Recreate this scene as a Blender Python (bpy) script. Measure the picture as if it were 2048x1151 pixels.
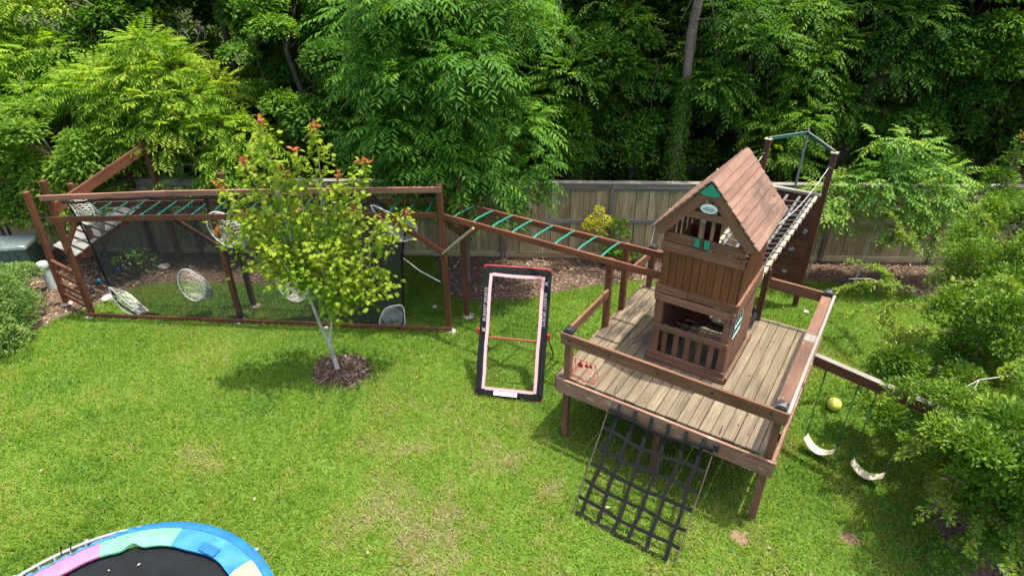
import bpy, bmesh, math, random
import numpy as np
from mathutils import Vector, Matrix

for o in list(bpy.data.objects):
    bpy.data.objects.remove(o)
S = bpy.context.scene
C = S.collection
RNG = np.random.default_rng(11)
R = random.Random(5)
rad = math.radians

# ------------------------------------------------------------------ camera, sky, sun, exposure
TH, ROLL, HC = 0.525066, -0.0109475, 6.4
fw = Vector((0, math.cos(TH), -math.sin(TH)))
_u = Vector((0, math.sin(TH), math.cos(TH)))
rt = Vector((math.cos(ROLL), 0, 0)) + math.sin(ROLL) * _u
up = Vector((-math.sin(ROLL), 0, 0)) + math.cos(ROLL) * _u
cam = bpy.data.cameras.new('camera')
cam.lens = 36 * 1209.2 / 2048
cam.clip_end = 400
co = bpy.data.objects.new('camera', cam)
C.objects.link(co)
m = Matrix((rt, up, -fw)).transposed().to_4x4()
m.translation = (0, 0, HC)
co.matrix_world = m
S.camera = co

SUN_EL, SUN_AZ = rad(77), rad(6)          # azimuth measured from +x
world = bpy.data.worlds.new('World')
S.world = world
world.use_nodes = True
wn = world.node_tree
sky = wn.nodes.new('ShaderNodeTexSky')
sky.sky_type = 'NISHITA'
sky.sun_disc = False
sky.sun_elevation = SUN_EL
sky.sun_rotation = rad(90) - SUN_AZ
sky.air_density = .8
sky.dust_density = 4.0
sky.ozone_density = .6
wn.nodes['Background'].inputs['Strength'].default_value = 0.15
wn.links.new(sky.outputs[0], wn.nodes['Background'].inputs['Color'])
sl = bpy.data.lights.new('sun', 'SUN')
sl.energy = 2.5
sl.angle = rad(0.6)
sl.color = (1.0, 0.94, 0.82)
so = bpy.data.objects.new('sun', sl)
C.objects.link(so)
sd = Vector((math.cos(SUN_EL) * math.cos(SUN_AZ), math.cos(SUN_EL) * math.sin(SUN_AZ), math.sin(SUN_EL)))
so.rotation_euler = sd.to_track_quat('Z', 'Y').to_euler()
so.location = sd * 40
S.view_settings.view_transform = 'Standard'
S.view_settings.look = 'None'
S.view_settings.gamma = 1
S.view_settings.use_curve_mapping = False
S.view_settings.exposure = 1.72
S.render.engine = 'CYCLES'
S.cycles.max_bounces = 6
S.cycles.transparent_max_bounces = 12

# ------------------------------------------------------------------ materials
def node_mat(name):
    mt = bpy.data.materials.new(name)
    mt.use_nodes = True
    nt = mt.node_tree
    return mt, nt, nt.nodes['Principled BSDF'], nt.nodes.new, nt.links.new

def rgb(c):
    return (c[0], c[1], c[2], 1)

def ramp(nt, stops):
    r = nt.nodes.new('ShaderNodeValToRGB')
    el = r.color_ramp.elements
    while len(el) < len(stops):
        el.new(0.5)
    for e, (p, c) in zip(el, stops):
        e.position = p
        e.color = rgb(c) if len(c) == 3 else c
    return r

def mixc(nt, a, b, fac, mode='MIX'):
    n = nt.nodes.new('ShaderNodeMix')
    n.data_type = 'RGBA'
    n.blend_type = mode
    for sock, v in ((n.inputs['Factor'], fac), (n.inputs['A'], a), (n.inputs['B'], b)):
        if isinstance(v, bpy.types.NodeSocket):
            nt.links.new(v, sock)
        elif isinstance(v, (int, float)):
            sock.default_value = v
        else:
            sock.default_value = rgb(v)
    return n.outputs['Result']

def noise(nt, vec, scale, detail=4, dist=0.0, rough=.55):
    n = nt.nodes.new('ShaderNodeTexNoise')
    n.inputs['Scale'].default_value = scale
    n.inputs['Detail'].default_value = detail
    n.inputs['Distortion'].default_value = dist
    n.inputs['Roughness'].default_value = rough
    nt.links.new(vec, n.inputs['Vector'])
    return n.outputs['Fac']

def maprange(nt, v, a, b, c=0, d=1):
    n = nt.nodes.new('ShaderNodeMapRange')
    nt.links.new(v, n.inputs[0])
    for i, x in enumerate((a, b, c, d)):
        n.inputs[i + 1].default_value = x
    return n.outputs[0]

def math_n(nt, op, a, b):
    n = nt.nodes.new('ShaderNodeMath')
    n.operation = op
    for i, x in enumerate((a, b)):
        if isinstance(x, bpy.types.NodeSocket):
            nt.links.new(x, n.inputs[i])
        else:
            n.inputs[i].default_value = x
    return n.outputs[0]

def obj_coords(nt, scale):
    tc = nt.nodes.new('ShaderNodeTexCoord')
    oi = nt.nodes.new('ShaderNodeObjectInfo')
    mu = nt.nodes.new('ShaderNodeVectorMath')
    mu.operation = 'MULTIPLY_ADD'
    cb = nt.nodes.new('ShaderNodeCombineXYZ')
    for i in range(3):
        nt.links.new(oi.outputs['Random'], cb.inputs[i])
    nt.links.new(cb.outputs[0], mu.inputs[0])
    mu.inputs[1].default_value = (37, 53, 71)
    nt.links.new(tc.outputs['Object'], mu.inputs[2])
    out = []
    for s in scale:
        mp = nt.nodes.new('ShaderNodeMapping')
        mp.inputs['Scale'].default_value = s
        nt.links.new(mu.outputs[0], mp.inputs['Vector'])
        out.append(mp.outputs[0])
    return tc, oi, out

def wood(name, dark, light, wear=None, wear_amt=.5, rough=.75, var=.16, bump=.25, stain=None, spec=.3):
    mt, nt, bs, new, link = node_mat(name)
    tc, oi, (grain, soft, spots) = obj_coords(nt, ((1.6, 34, 34), (1.3, 4, 4), (5, 11, 11)))
    g = noise(nt, grain, 1.0, 6, .6, .62)
    col = mixc(nt, dark, light, maprange(nt, g, .34, .68))
    s = noise(nt, soft, 1.0, 3)
    v = maprange(nt, s, .3, .7, .72, 1.22)
    vv = math_n(nt, 'MULTIPLY', v, maprange(nt, oi.outputs['Random'], 0, 1, 1 - var, 1 + var))
    hs = new('ShaderNodeHueSaturation')
    link(col, hs.inputs['Color'])
    link(vv, hs.inputs['Value'])
    col = hs.outputs[0]
    w = noise(nt, spots, 1.0, 6, .3, .7)
    if wear:
        col = mixc(nt, col, wear, maprange(nt, w, 1 - wear_amt, 1 - wear_amt + .09))
    if stain:
        sx, lo, hi, c, amt = stain       # blotches on a stretch of the board (its own x axis)
        sp = new('ShaderNodeSeparateXYZ')
        link(tc.outputs['Object'], sp.inputs[0])
        b = maprange(nt, noise(nt, soft, 2.2, 5, .5), .42, .6)
        r1 = maprange(nt, sp.outputs[0], lo, lo + .5)
        r2 = maprange(nt, sp.outputs[0], hi, hi - .5)
        f = math_n(nt, 'MULTIPLY', math_n(nt, 'MULTIPLY', b, r1), math_n(nt, 'MULTIPLY', r2, amt))
        col = mixc(nt, col, c, f)
    link(col, bs.inputs['Base Color'])
    bs.inputs['Roughness'].default_value = rough
    bs.inputs['Specular IOR Level'].default_value = spec
    bp = new('ShaderNodeBump')
    bp.inputs['Strength'].default_value = bump
    bp.inputs['Distance'].default_value = .004
    link(g, bp.inputs['Height'])
    link(bp.outputs[0], bs.inputs['Normal'])
    return mt

def plain(name, c, rough=.5, metal=0.0, var=.12, scale=14, spec=.4, c2=None, crease=.003):
    mt, nt, bs, new, link = node_mat(name)
    tc, oi, (v1,) = obj_coords(nt, ((1, 1, 1),))
    n = noise(nt, v1, scale, 5)
    a = [x * (1 - var) for x in c]
    b = c2 or [min(1, x * (1 + var)) for x in c]
    link(mixc(nt, a, b, maprange(nt, n, .3, .7)), bs.inputs['Base Color'])
    bs.inputs['Roughness'].default_value = rough
    bs.inputs['Metallic'].default_value = metal
    bs.inputs['Specular IOR Level'].default_value = spec
    bp = new('ShaderNodeBump')
    bp.inputs['Strength'].default_value = .12 if crease < .01 else .5
    bp.inputs['Distance'].default_value = crease
    link(n, bp.inputs['Height'])
    link(bp.outputs[0], bs.inputs['Normal'])
    return mt

def leaf_mat(name, cols, trans=.35, rough=.55, spec=.14, tcol=None):
    mt, nt, bs, new, link = node_mat(name)
    at = new('ShaderNodeAttribute')
    at.attribute_name = 'tint'
    oi = new('ShaderNodeObjectInfo')
    k = len(cols)
    rp = ramp(nt, [(i / (k - 1), c) for i, c in enumerate(cols)])
    link(at.outputs['Fac'], rp.inputs[0])
    hs = new('ShaderNodeHueSaturation')
    link(rp.outputs[0], hs.inputs['Color'])
    link(maprange(nt, oi.outputs['Random'], 0, 1, .88, 1.14), hs.inputs['Value'])
    link(hs.outputs[0], bs.inputs['Base Color'])
    bs.inputs['Roughness'].default_value = rough
    bs.inputs['Specular IOR Level'].default_value = spec
    tr = new('ShaderNodeBsdfTranslucent')
    link(mixc(nt, hs.outputs[0], tcol or (1.35, 1.35, .45), 1.0, 'MULTIPLY'), tr.inputs['Color'])
    mx = new('ShaderNodeMixShader')
    mx.inputs[0].default_value = trans
    link(bs.outputs[0], mx.inputs[1])
    link(tr.outputs[0], mx.inputs[2])
    link(mx.outputs[0], nt.nodes['Material Output'].inputs['Surface'])
    return mt

M = {}
M['cedar_stain'] = wood('red_stained_timber', (.082, .027, .012), (.155, .056, .026), (.23, .125, .08), .33, var=.2)
M['cedar_dark'] = wood('dark_stained_timber', (.065, .023, .012), (.125, .046, .025), (.17, .09, .06), .3)
M['cedar_top'] = wood('pale_red_timber', (.17, .075, .048), (.26, .125, .085), (.30, .2, .15), .36)  # lighter, pinker version of the red stain, for the top beam
M['old_brown'] = wood('faded_brown_paint', (.115, .052, .028), (.195, .094, .054), (.32, .245, .17), .33, var=.14)
M['old_brown_top'] = wood('worn_pink_brown_paint', (.095, .048, .029), (.138, .074, .046), (.20, .15, .105), .42)
M['wall_brown'] = wood('brown_siding', (.098, .034, .011), (.165, .058, .020), (.24, .13, .07), .28, rough=.65, var=.1)
M['wall_purple'] = wood('purple_brown_siding', (.125, .057, .032), (.205, .102, .060), (.32, .205, .14), .3, var=.18)
M['roof'] = wood('pink_brown_roof_board', (.135, .076, .050), (.20, .118, .081), (.095, .06, .045), .37, var=.08)
M['roof_stained'] = wood('mildewed_roof_board', (.135, .076, .050), (.20, .118, .081), (.095, .06, .045), .37, var=.08, stain=(0, -.35, .9, (.06, .040, .028), .75))
M['deck'] = wood('weathered_deck_board', (.10, .078, .048), (.18, .147, .095), (.085, .07, .048), .37, var=.17, bump=.4)
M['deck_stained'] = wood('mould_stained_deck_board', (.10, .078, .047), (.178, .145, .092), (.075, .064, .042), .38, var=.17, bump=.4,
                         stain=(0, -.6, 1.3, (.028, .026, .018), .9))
M['rim'] = wood('peeling_rim_board', (.16, .08, .052), (.27, .15, .105), (.40, .32, .23), .43)
M['fence'] = wood('weathered_fence_picket', (.23, .175, .088), (.44, .35, .21), (.15, .115, .065), .40, var=.26, bump=.4)
M['fence_gray'] = wood('grey_fence_rail', (.15, .135, .11), (.26, .24, .205), (.10, .088, .07), .4, var=.12)
M['fence_post'] = wood('dark_fence_post', (.11, .088, .065), (.2, .165, .125), (.22, .19, .15), .35)
M['ramp_plank'] = wood('grey_ramp_plank', (.12, .112, .10), (.22, .208, .19), (.08, .07, .06), .4)
M['new_wood'] = wood('bare_new_timber', (.26, .2, .13), (.38, .31, .21), None)
M['bark'] = wood('grey_bark', (.095, .07, .05), (.21, .165, .125), (.27, .23, .19), .35, bump=.8)
M['bark_dark'] = wood('dark_bark', (.035, .027, .02), (.09, .07, .055), None, bump=.8)
M['bark_pale'] = wood('pale_bark', (.34, .32, .27), (.52, .49, .43), (.2, .18, .15), .36, bump=.3)
M['green_metal'] = plain('green_rung', (.012, .16, .105), .4, spec=.5)
M['green_plastic'] = plain('green_plastic', (.015, .22, .135), .5)
M['black_strap'] = plain('black_webbing', (.0065, .007, .0072), .85, spec=.12)
M['gray_strap'] = plain('faded_grey_webbing', (.10, .10, .095), .8)
M['black_vinyl'] = plain('black_vinyl', (.009, .011, .0095), .75, scale=6, spec=.15)
M['black_plastic'] = plain('black_plastic', (.014, .014, .016), .4)
M['white_rope'] = plain('white_rope', (.5, .48, .44), .8)
M['gray_rope'] = plain('grey_rope', (.3, .29, .27), .8)
M['white_cloth'] = plain('white_cloth', (.78, .77, .76), .7)
M['pink_cloth'] = plain('pink_webbing', (.62, .32, .34), .7, var=.05)
M['red_metal'] = plain('red_metal', (.42, .022, .035), .4)
M['red_bar'] = plain('dull_red_bar', (.28, .03, .03), .45)
M['steel'] = plain('galvanised_steel', (.22, .23, .24), .5, .5)
M['concrete'] = plain('concrete', (.33, .31, .27), .9, var=.25)
M['stone'] = plain('pale_stone', (.42, .39, .34), .9, var=.3)
M['tramp_mat'] = plain('black_jump_mat', (.009, .0105, .0115), .85, var=.2, scale=5, spec=.1)
M['pad_blue'] = plain('blue_pad', (.004, .085, .30), .55, var=.1, scale=5, c2=(.006, .115, .36), crease=.02)
M['pad_lightblue'] = plain('faded_blue_pad', (.012, .12, .33), .55, var=.15, scale=4, c2=(.03, .18, .39), crease=.02)
M['pad_pink'] = plain('pink_pad', (.40, .115, .23), .6, var=.10, scale=7, crease=.02)
M['pad_mint'] = plain('mint_pad', (.10, .40, .175), .6, var=.10, scale=7, crease=.02)
M['pad_cream'] = plain('cream_pad', (.40, .29, .14), .6, var=.10, scale=7, crease=.02)
M['ball_lime'] = plain('lime_ball', (.50, .54, .09), .45, var=.12, scale=6)
M['seat_cream'] = plain('cream_swing_seat', (.52, .46, .33), .5, var=.08)
M['chain_green'] = plain('green_coated_chain', (.015, .09, .05), .5)
M['box_green'] = plain('green_utility_box', (.045, .085, .06), .5, c2=(.07, .12, .085))
M['box_top'] = plain('sunlit_green_lid', (.34, .40, .33), .5)  # sunlight on the cabinet top is put into this whitish green
M['pvc'] = plain('pale_pvc', (.42, .5, .46), .45)
M['orange_tag'] = plain('orange_tag', (.5, .13, .05), .6)
M['blue_ball'] = plain('blue_ball', (.02, .06, .3), .4)
M['teal_ball'] = plain('teal_ball', (.01, .14, .2), .35)
M['bag_blue'] = plain('slate_blue_vinyl', (.05, .07, .1), .5)
M['hold'] = plain('grey_blue_hold', (.17, .2, .2), .6, var=.3)
M['sign_plate'] = plain('pale_sign_plate', (.62, .68, .63), .5)
M['sign_ink'] = plain('green_sign_ink', (.08, .2, .16), .6)
M['window_mint'] = plain('mint_window_bar', (.48, .78, .66), .5)
M['window_dark'] = plain('dark_window_pane', (.010, .013, .013), .6, spec=.15)
M['straw'] = plain('dry_straw', (.5, .42, .27), .8)
M['mulch_chip'] = leaf_mat('mulch_chip', [(.05, .032, .022), (.12, .08, .055), (.26, .19, .135), (.4, .32, .25)], 0, .9, .1)

M['leaf_ash'] = leaf_mat('ash_leaf', [(.030, .095, .010), (.065, .165, .015), (.15, .26, .024)], .4)
M['leaf_dark'] = leaf_mat('dark_wood_leaf', [(.030, .088, .010), (.074, .165, .016), (.17, .275, .028)], .42)
M['leaf_mid'] = leaf_mat('bright_wood_leaf', [(.05, .13, .009), (.10, .21, .014), (.18, .29, .025)], .42)
M['leaf_yellow'] = leaf_mat('yellow_green_leaf', [(.095, .19, .014), (.19, .31, .026), (.31, .41, .05)], .5)
M['leaf_lime'] = leaf_mat('lime_hedge_leaf', [(.07, .16, .016), (.13, .24, .025), (.23, .33, .05)], .45)
M['leaf_maple'] = leaf_mat('maple_leaf', [(.13, .24, .016), (.23, .35, .024), (.34, .41, .04), (.46, .15, .09)], .5)
M['leaf_yaupon'] = leaf_mat('yaupon_leaf', [(.055, .13, .012), (.12, .22, .018), (.25, .34, .035)], .38, .45, .2)
M['leaf_bush'] = leaf_mat('bush_leaf', [(.055, .115, .028), (.10, .175, .04), (.18, .26, .065)], .3)
M['leaf_gold'] = leaf_mat('gold_leaf', [(.50, .50, .03), (.72, .70, .06), (.85, .82, .16)], .35)
M['leaf_sap'] = leaf_mat('sapling_leaf', [(.05, .14, .018), (.11, .23, .03), (.22, .32, .05)], .38)
M['leaf_ivy'] = leaf_mat('ivy_leaf', [(.05, .13, .014), (.10, .20, .02), (.17, .26, .035)], .35)
M['grass'] = leaf_mat('grass_blade', [(.056, .130, .010), (.112, .212, .017), (.185, .275, .028), (.27, .275, .09), (.31, .27, .15)], .4, .55, .2)
def net_mat(name, lo, hi):
    mt, nt, bs, new, link = node_mat(name)
    bs.inputs['Base Color'].default_value = (.030, .033, .031, 1)
    bs.inputs['Roughness'].default_value = .9
    bs.inputs['Specular IOR Level'].default_value = .1
    tc = new('ShaderNodeTexCoord')
    n = noise(nt, tc.outputs['Object'], 3.0, 3)
    tr = new('ShaderNodeBsdfTransparent')
    mx = new('ShaderNodeMixShader')
    link(maprange(nt, n, .3, .7, lo, hi), mx.inputs[0])
    link(tr.outputs[0], mx.inputs[1])
    link(bs.outputs[0], mx.inputs[2])
    link(mx.outputs[0], nt.nodes['Material Output'].inputs['Surface'])
    return mt
M['netting'] = net_mat('fine_black_netting', .54, .64)
M['netting_thin'] = net_mat('thin_black_netting', .04, .09)

def ground_mat(name, stops, scale, bump):
    mt, nt, bs, new, link = node_mat(name)
    tc = new('ShaderNodeTexCoord')
    n1 = noise(nt, tc.outputs['Object'], scale, 8, .3, .7)
    n2 = noise(nt, tc.outputs['Object'], .6, 4)
    a = ramp(nt, stops)
    link(n1, a.inputs[0])
    link(mixc(nt, a.outputs[0], (1, 1, 1), 0), bs.inputs['Base Color'])
    hs = new('ShaderNodeHueSaturation')
    link(a.outputs[0], hs.inputs['Color'])
    link(maprange(nt, n2, .3, .7, .75, 1.2), hs.inputs['Value'])
    link(hs.outputs[0], bs.inputs['Base Color'])
    bs.inputs['Roughness'].default_value = .95
    bs.inputs['Specular IOR Level'].default_value = .1
    bp = new('ShaderNodeBump')
    bp.inputs['Strength'].default_value = bump
    bp.inputs['Distance'].default_value = .03
    link(n1, bp.inputs['Height'])
    link(bp.outputs[0], bs.inputs['Normal'])
    return mt
M['soil'] = ground_mat('mulch_soil', [(.3, (.055, .037, .026)), (.5, (.105, .073, .053)), (.7, (.2, .148, .11))], 22, .8)
M['turf'] = ground_mat('turf_soil', [(.3, (.045, .10, .012)), (.5, (.075, .135, .018)), (.7, (.125, .16, .035))], 30, .6)
M['floor'] = ground_mat('forest_floor', [(.3, (.02, .022, .010)), (.5, (.04, .045, .018)), (.7, (.075, .075, .035))], 12, .8)
M['bare'] = ground_mat('bare_patch', [(.3, (.12, .075, .045)), (.5, (.18, .12, .075)), (.7, (.24, .175, .12))], 40, .8)

# ------------------------------------------------------------------ object helpers
def tag(o, label=None, cat=None, group=None, kind=None):
    for k, v in (('label', label), ('category', cat), ('group', group), ('kind', kind)):
        if v:
            o[k] = v
    return o

def empty(name, loc, rz=0, label=None, cat=None, group=None):
    o = bpy.data.objects.new(name, None)
    o.empty_display_size = .2
    C.objects.link(o)
    o.location = loc
    o.rotation_euler = (0, 0, rz)
    return tag(o, label, cat, group)

def link_mesh(name, me, mat, parent=None, mtx=None):
    o = bpy.data.objects.new(name, me)
    C.objects.link(o)
    if mat is not None and not me.materials:
        me.materials.append(M[mat])
    elif mat is not None and me.materials[0] != M[mat]:
        o.material_slots[0].link = 'OBJECT'
        o.material_slots[0].material = M[mat]
    if parent:
        o.parent = parent
    if mtx is not None:
        o.matrix_basis = mtx
    return o

_boxes = {}
def box_mesh(L, w, h, ch):
    key = (round(L, 3), round(w, 3), round(h, 3), ch)
    if key not in _boxes:
        bm = bmesh.new()
        bmesh.ops.create_cube(bm, size=1)
        bmesh.ops.scale(bm, vec=(L, w, h), verts=bm.verts)
        if ch:
            bmesh.ops.bevel(bm, geom=list(bm.edges), offset=ch, segments=1, affect='EDGES')
        me = bpy.data.meshes.new('board')
        bm.to_mesh(me)
        bm.free()
        _boxes[key] = me
    return _boxes[key]

def axes_matrix(p0, p1, upv=(0, 0, 1)):
    p0, p1 = Vector(p0), Vector(p1)
    x = (p1 - p0).normalized()
    upv = Vector(upv)
    y = upv.cross(x)
    if y.length < 1e-4:
        y = Vector((0, 1, 0)).cross(x)
    y.normalize()
    z = x.cross(y)
    mt = Matrix((x, y, z)).transposed().to_4x4()
    mt.translation = (p0 + p1) / 2
    return mt, (p1 - p0).length

def timber(name, parent, p0, p1, w, h, mat, upv=(0, 0, 1), ch=.005):
    """a straight board: h measured along upv, w across it; its grain runs along p0-p1"""
    mtx, L = axes_matrix(p0, p1, upv)
    return link_mesh(name, box_mesh(L, w, h, min(ch, w * .2, h * .2)), mat, parent, mtx)

def post(name, parent, x, y, z0, z1, s, mat, s2=None):
    return timber(name, parent, (x, y, z0), (x, y, z1), s2 or s, s, mat, (1, 0, 0))

class MB:
    """collects tubes, strips and plates into one mesh"""
    def __init__(self):
        self.v, self.f = [], []
    def ring_tube(self, pts, r, n=6, closed=False, cap=True):
        pts = [Vector(p) for p in pts]
        k = len(pts)
        rs = r if isinstance(r, (list, tuple)) else [r] * k
        b = len(self.v)
        prev = None
        for i, p in enumerate(pts):
            if closed:
                t = pts[(i + 1) % k] - pts[i - 1]
            else:
                t = pts[min(i + 1, k - 1)] - pts[max(i - 1, 0)]
            t = t.normalized() if t.length > 1e-9 else Vector((0, 0, 1))
            if prev is None:
                a = Vector((0, 0, 1)) if abs(t.z) < .9 else Vector((1, 0, 0))
                nrm = t.cross(a).normalized()
            else:
                nrm = (prev - t * prev.dot(t))
                nrm = nrm.normalized() if nrm.length > 1e-6 else t.orthogonal().normalized()
            prev = nrm
            bi = t.cross(nrm)
            for j in range(n):
                a = 2 * math.pi * j / n
                self.v.append(p + (nrm * math.cos(a) + bi * math.sin(a)) * rs[i])
        for i in range(k if closed else k - 1):
            i2 = (i + 1) % k
            for j in range(n):
                j2 = (j + 1) % n
                self.f.append((b + i * n + j, b + i * n + j2, b + i2 * n + j2, b + i2 * n + j))
        if cap and not closed:
            self.f.append(tuple(b + j for j in range(n))[::-1])
            self.f.append(tuple(b + (k - 1) * n + j for j in range(n)))
        return self
    def strip(self, pts, side, th):
        """flat strap following pts; side = half width vector; th = thickness vector"""
        b = len(self.v)
        side, th = Vector(side), Vector(th)
        for p in pts:
            p = Vector(p)
            self.v += [p - side, p + side, p + side + th, p - side + th]
        k = len(pts)
        for i in range(k - 1):
            o = b + i * 4
            for j in range(4):
                j2 = (j + 1) % 4
                self.f.append((o + j, o + j2, o + 4 + j2, o + 4 + j))
        self.f.append((b + 3, b + 2, b + 1, b))
        o = b + (k - 1) * 4
        self.f.append((o, o + 1, o + 2, o + 3))
        return self
    def plate(self, outline, th):
        """polygon outline given as 3-D points, thickened along th"""
        b = len(self.v)
        n = len(outline)
        th = Vector(th)
        self.v += [Vector(p) for p in outline] + [Vector(p) + th for p in outline]
        self.f.append(tuple(b + i for i in range(n))[::-1])
        self.f.append(tuple(b + n + i for i in range(n)))
        for i in range(n):
            j = (i + 1) % n
            self.f.append((b + i, b + j, b + n + j, b + n + i))
        return self
    def lathe(self, prof, n=24, c=(0, 0, 0)):
        b = len(self.v)
        for r, z in prof:
            for j in range(n):
                a = 2 * math.pi * j / n
                self.v.append(Vector((c[0] + r * math.cos(a), c[1] + r * math.sin(a), c[2] + z)))
        for i in range(len(prof) - 1):
            for j in range(n):
                j2 = (j + 1) % n
                self.f.append((b + i * n + j, b + i * n + j2, b + (i + 1) * n + j2, b + (i + 1) * n + j))
        self.f.append(tuple(b + j for j in range(n))[::-1])
        self.f.append(tuple(b + (len(prof) - 1) * n + j for j in range(n)))
        return self
    def build(self, name, mat, parent=None, smooth=True):
        me = bpy.data.meshes.new(name)
        me.from_pydata(self.v, [], self.f)
        bm = bmesh.new()
        bm.from_mesh(me)
        bmesh.ops.recalc_face_normals(bm, faces=bm.faces)
        bm.to_mesh(me)
        bm.free()
        if smooth:
            me.polygons.foreach_set('use_smooth', [True] * len(me.polygons))
            try:
                me.set_sharp_from_angle(angle=rad(40))
            except Exception:
                pass
        return link_mesh(name, me, mat, parent)

def np_mesh(name, V, F, tint=None):
    me = bpy.data.meshes.new(name)
    V = np.asarray(V, np.float32).reshape(-1, 3)
    F = np.asarray(F, np.int32).reshape(-1, 3)
    me.vertices.add(len(V))
    me.vertices.foreach_set('co', V.ravel())
    me.loops.add(F.size)
    me.loops.foreach_set('vertex_index', F.ravel())
    me.polygons.add(len(F))
    me.polygons.foreach_set('loop_start', np.arange(0, F.size, 3, dtype=np.int32))
    me.update(calc_edges=True)
    if tint is not None:
        a = me.attributes.new('tint', 'FLOAT', 'POINT')
        a.data.foreach_set('value', np.asarray(tint, np.float32))
    return me

def unit(a):
    return a / np.maximum(np.linalg.norm(a, axis=-1, keepdims=True), 1e-9)

MAPLE = [(0, 0), (.28, -.2), (.5, -.16), (.42, -.03), (.74, -.0), (1, 0)]
def leaves(P, D, N, L, W, tint, shape='diamond', fold=.12):
    """many leaf blades: base P, direction D, blade normal N; returns V, F, tint"""
    n = len(P)
    D = unit(D)
    Sd = unit(np.cross(D, N))
    Nn = np.cross(Sd, D)
    L = np.broadcast_to(np.asarray(L, float), (n,))[:, None]
    W = np.broadcast_to(np.asarray(W, float), (n,))[:, None]
    if shape == 'diamond':
        V = np.stack([P, P + D * L * .45 + Sd * W * .5 + Nn * W * fold, P + D * L - Nn * L * .06,
                      P + D * L * .45 - Sd * W * .5 + Nn * W * fold], 1)
        f = np.array([[0, 1, 2], [0, 2, 3]])
        k = 4
    else:                                         # three-lobed blade
        pr = [(0, 0), (.12, .42), (.45, .26), (.52, .5), (.68, .18), (1, 0), (.68, -.18), (.52, -.5), (.45, -.26), (.12, -.42)]
        V = np.stack([P + D * L * a + Sd * W * b + Nn * W * abs(b) * fold for a, b in pr], 1)
        f = np.array([[0, 1, 2], [2, 3, 4], [0, 2, 4], [0, 4, 5], [0, 5, 6], [0, 6, 8], [6, 7, 8], [0, 8, 9]])
        k = 10
    F = (np.arange(n) * k)[:, None, None] + f[None]
    T = np.repeat(np.clip(tint, 0, 1), k)
    return V.reshape(-1, 3), F.reshape(-1, 3), T

def compound(P, D, Rl, K, L, W, tint, droop=.35, rng=RNG):
    """pinnate leaves: rachis from P along D with K pairs of leaflets and an end leaflet"""
    n = len(P)
    D = unit(D)
    Z = np.array([0, 0, 1.0])
    Sd = unit(np.cross(D, Z) + 1e-4)
    Rl = np.broadcast_to(np.asarray(Rl, float), (n,))[:, None]
    bp, bd, bn, bl, bt = [], [], [], [], []
    for k in range(K + 1):
        t = .22 + .78 * k / K
        c = P + D * Rl * t - Z * Rl * droop * t * t
        tang = unit(D - Z * 2 * droop * t)
        for sg in ((-1, 1) if k < K else (0,)):
            d = unit(Sd * sg * .95 + tang * (.5 if sg else 1) - Z * .28 + rng.normal(0, .1, (n, 3)))
            nn = unit(np.cross(Sd, tang) + Sd * sg * .25 + rng.normal(0, .15, (n, 3)))
            nn *= np.sign(nn[:, 2:3] + 1e-6)
            bp.append(c); bd.append(d); bn.append(nn)
            bl.append(np.full(n, 1 - .45 * abs(t - .55)))
            bt.append(tint + rng.normal(0, .09, n))
    P2, D2, N2 = map(np.concatenate, (bp, bd, bn))
    l2, t2 = np.concatenate(bl), np.concatenate(bt)
    return leaves(P2, D2, N2, L * l2, W * l2, t2)

def sample_clumps(clumps, n, rng=RNG, shell=.45, lo=-.5):
    """points on lumpy crowns: clumps = rows (x, y, z, rx, ry, rz)"""
    cl = np.asarray(clumps, float)
    w = (cl[:, 3] * cl[:, 4] + cl[:, 3] * cl[:, 5])
    idx = rng.choice(len(cl), n, p=w / w.sum())
    q = unit(rng.normal(size=(n, 3)))
    q[:, 2] = np.where(q[:, 2] < lo, -q[:, 2], q[:, 2])
    r = shell + (1 - shell) * rng.random(n) ** .6
    c = cl[idx]
    return c[:, :3] + q * r[:, None] * c[:, 3:6], q, idx

def crown_mesh(name, clumps, n, style, L, W, rng=RNG, K=6, Rl=.4, droop=.35, shell=.45, tint=(.45, .22), up_bias=0.0, zt=0.0, top=None):
    P, q, idx = sample_clumps(clumps, n, rng, shell)
    ct = rng.normal(0, 1, len(clumps))
    T = tint[0] + ct[idx] * tint[1] * .6 + rng.normal(0, tint[1] * .7, n)
    D = unit(q * np.array([1, 1, .45]) + rng.normal(0, .35, (n, 3)) + np.array([0, 0, up_bias]))
    if style == 'compound':
        V, F, t = compound(P, D, Rl * rng.uniform(.75, 1.2, n), K, L, W, T, droop, rng)
    else:
        N = unit(np.array([0, 0, 1.0]) + q * .5 + rng.normal(0, .45, (n, 3)))
        V, F, t = leaves(P, unit(D + np.array([0, 0, -.2])), N, L * rng.uniform(.7, 1.2, n), W * rng.uniform(.75, 1.2, n), T, style)
    return np_mesh(name, V, F, t)

def join_meshes(name, parts):
    Vs, Fs, Ts, o = [], [], [], 0
    for V, F, T in parts:
        Vs.append(V); Fs.append(F + o); Ts.append(T); o += len(V)
    return np_mesh(name, np.concatenate(Vs), np.concatenate(Fs), np.concatenate(Ts))

def limb_tubes(mb, trunk, clumps, r0, n=5, rng=RNG, jitter=.12):
    """limbs from the nearest lower trunk point out to every clump"""
    tr = [Vector(p) for p in trunk]
    for c in clumps:
        e = Vector(c[:3])
        best = min(tr, key=lambda p: (p - e).length + (3 if p.z > e.z - .15 else 0))
        mid = best.lerp(e, .5) + Vector(rng.normal(0, jitter, 3)) + Vector((0, 0, .12))
        d = (e - best).length
        mb.ring_tube([best, best.lerp(mid, .55) + Vector(rng.normal(0, .03, 3)), mid, e], [r0, r0 * .75, r0 * .5, r0 * .2], n)

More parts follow.
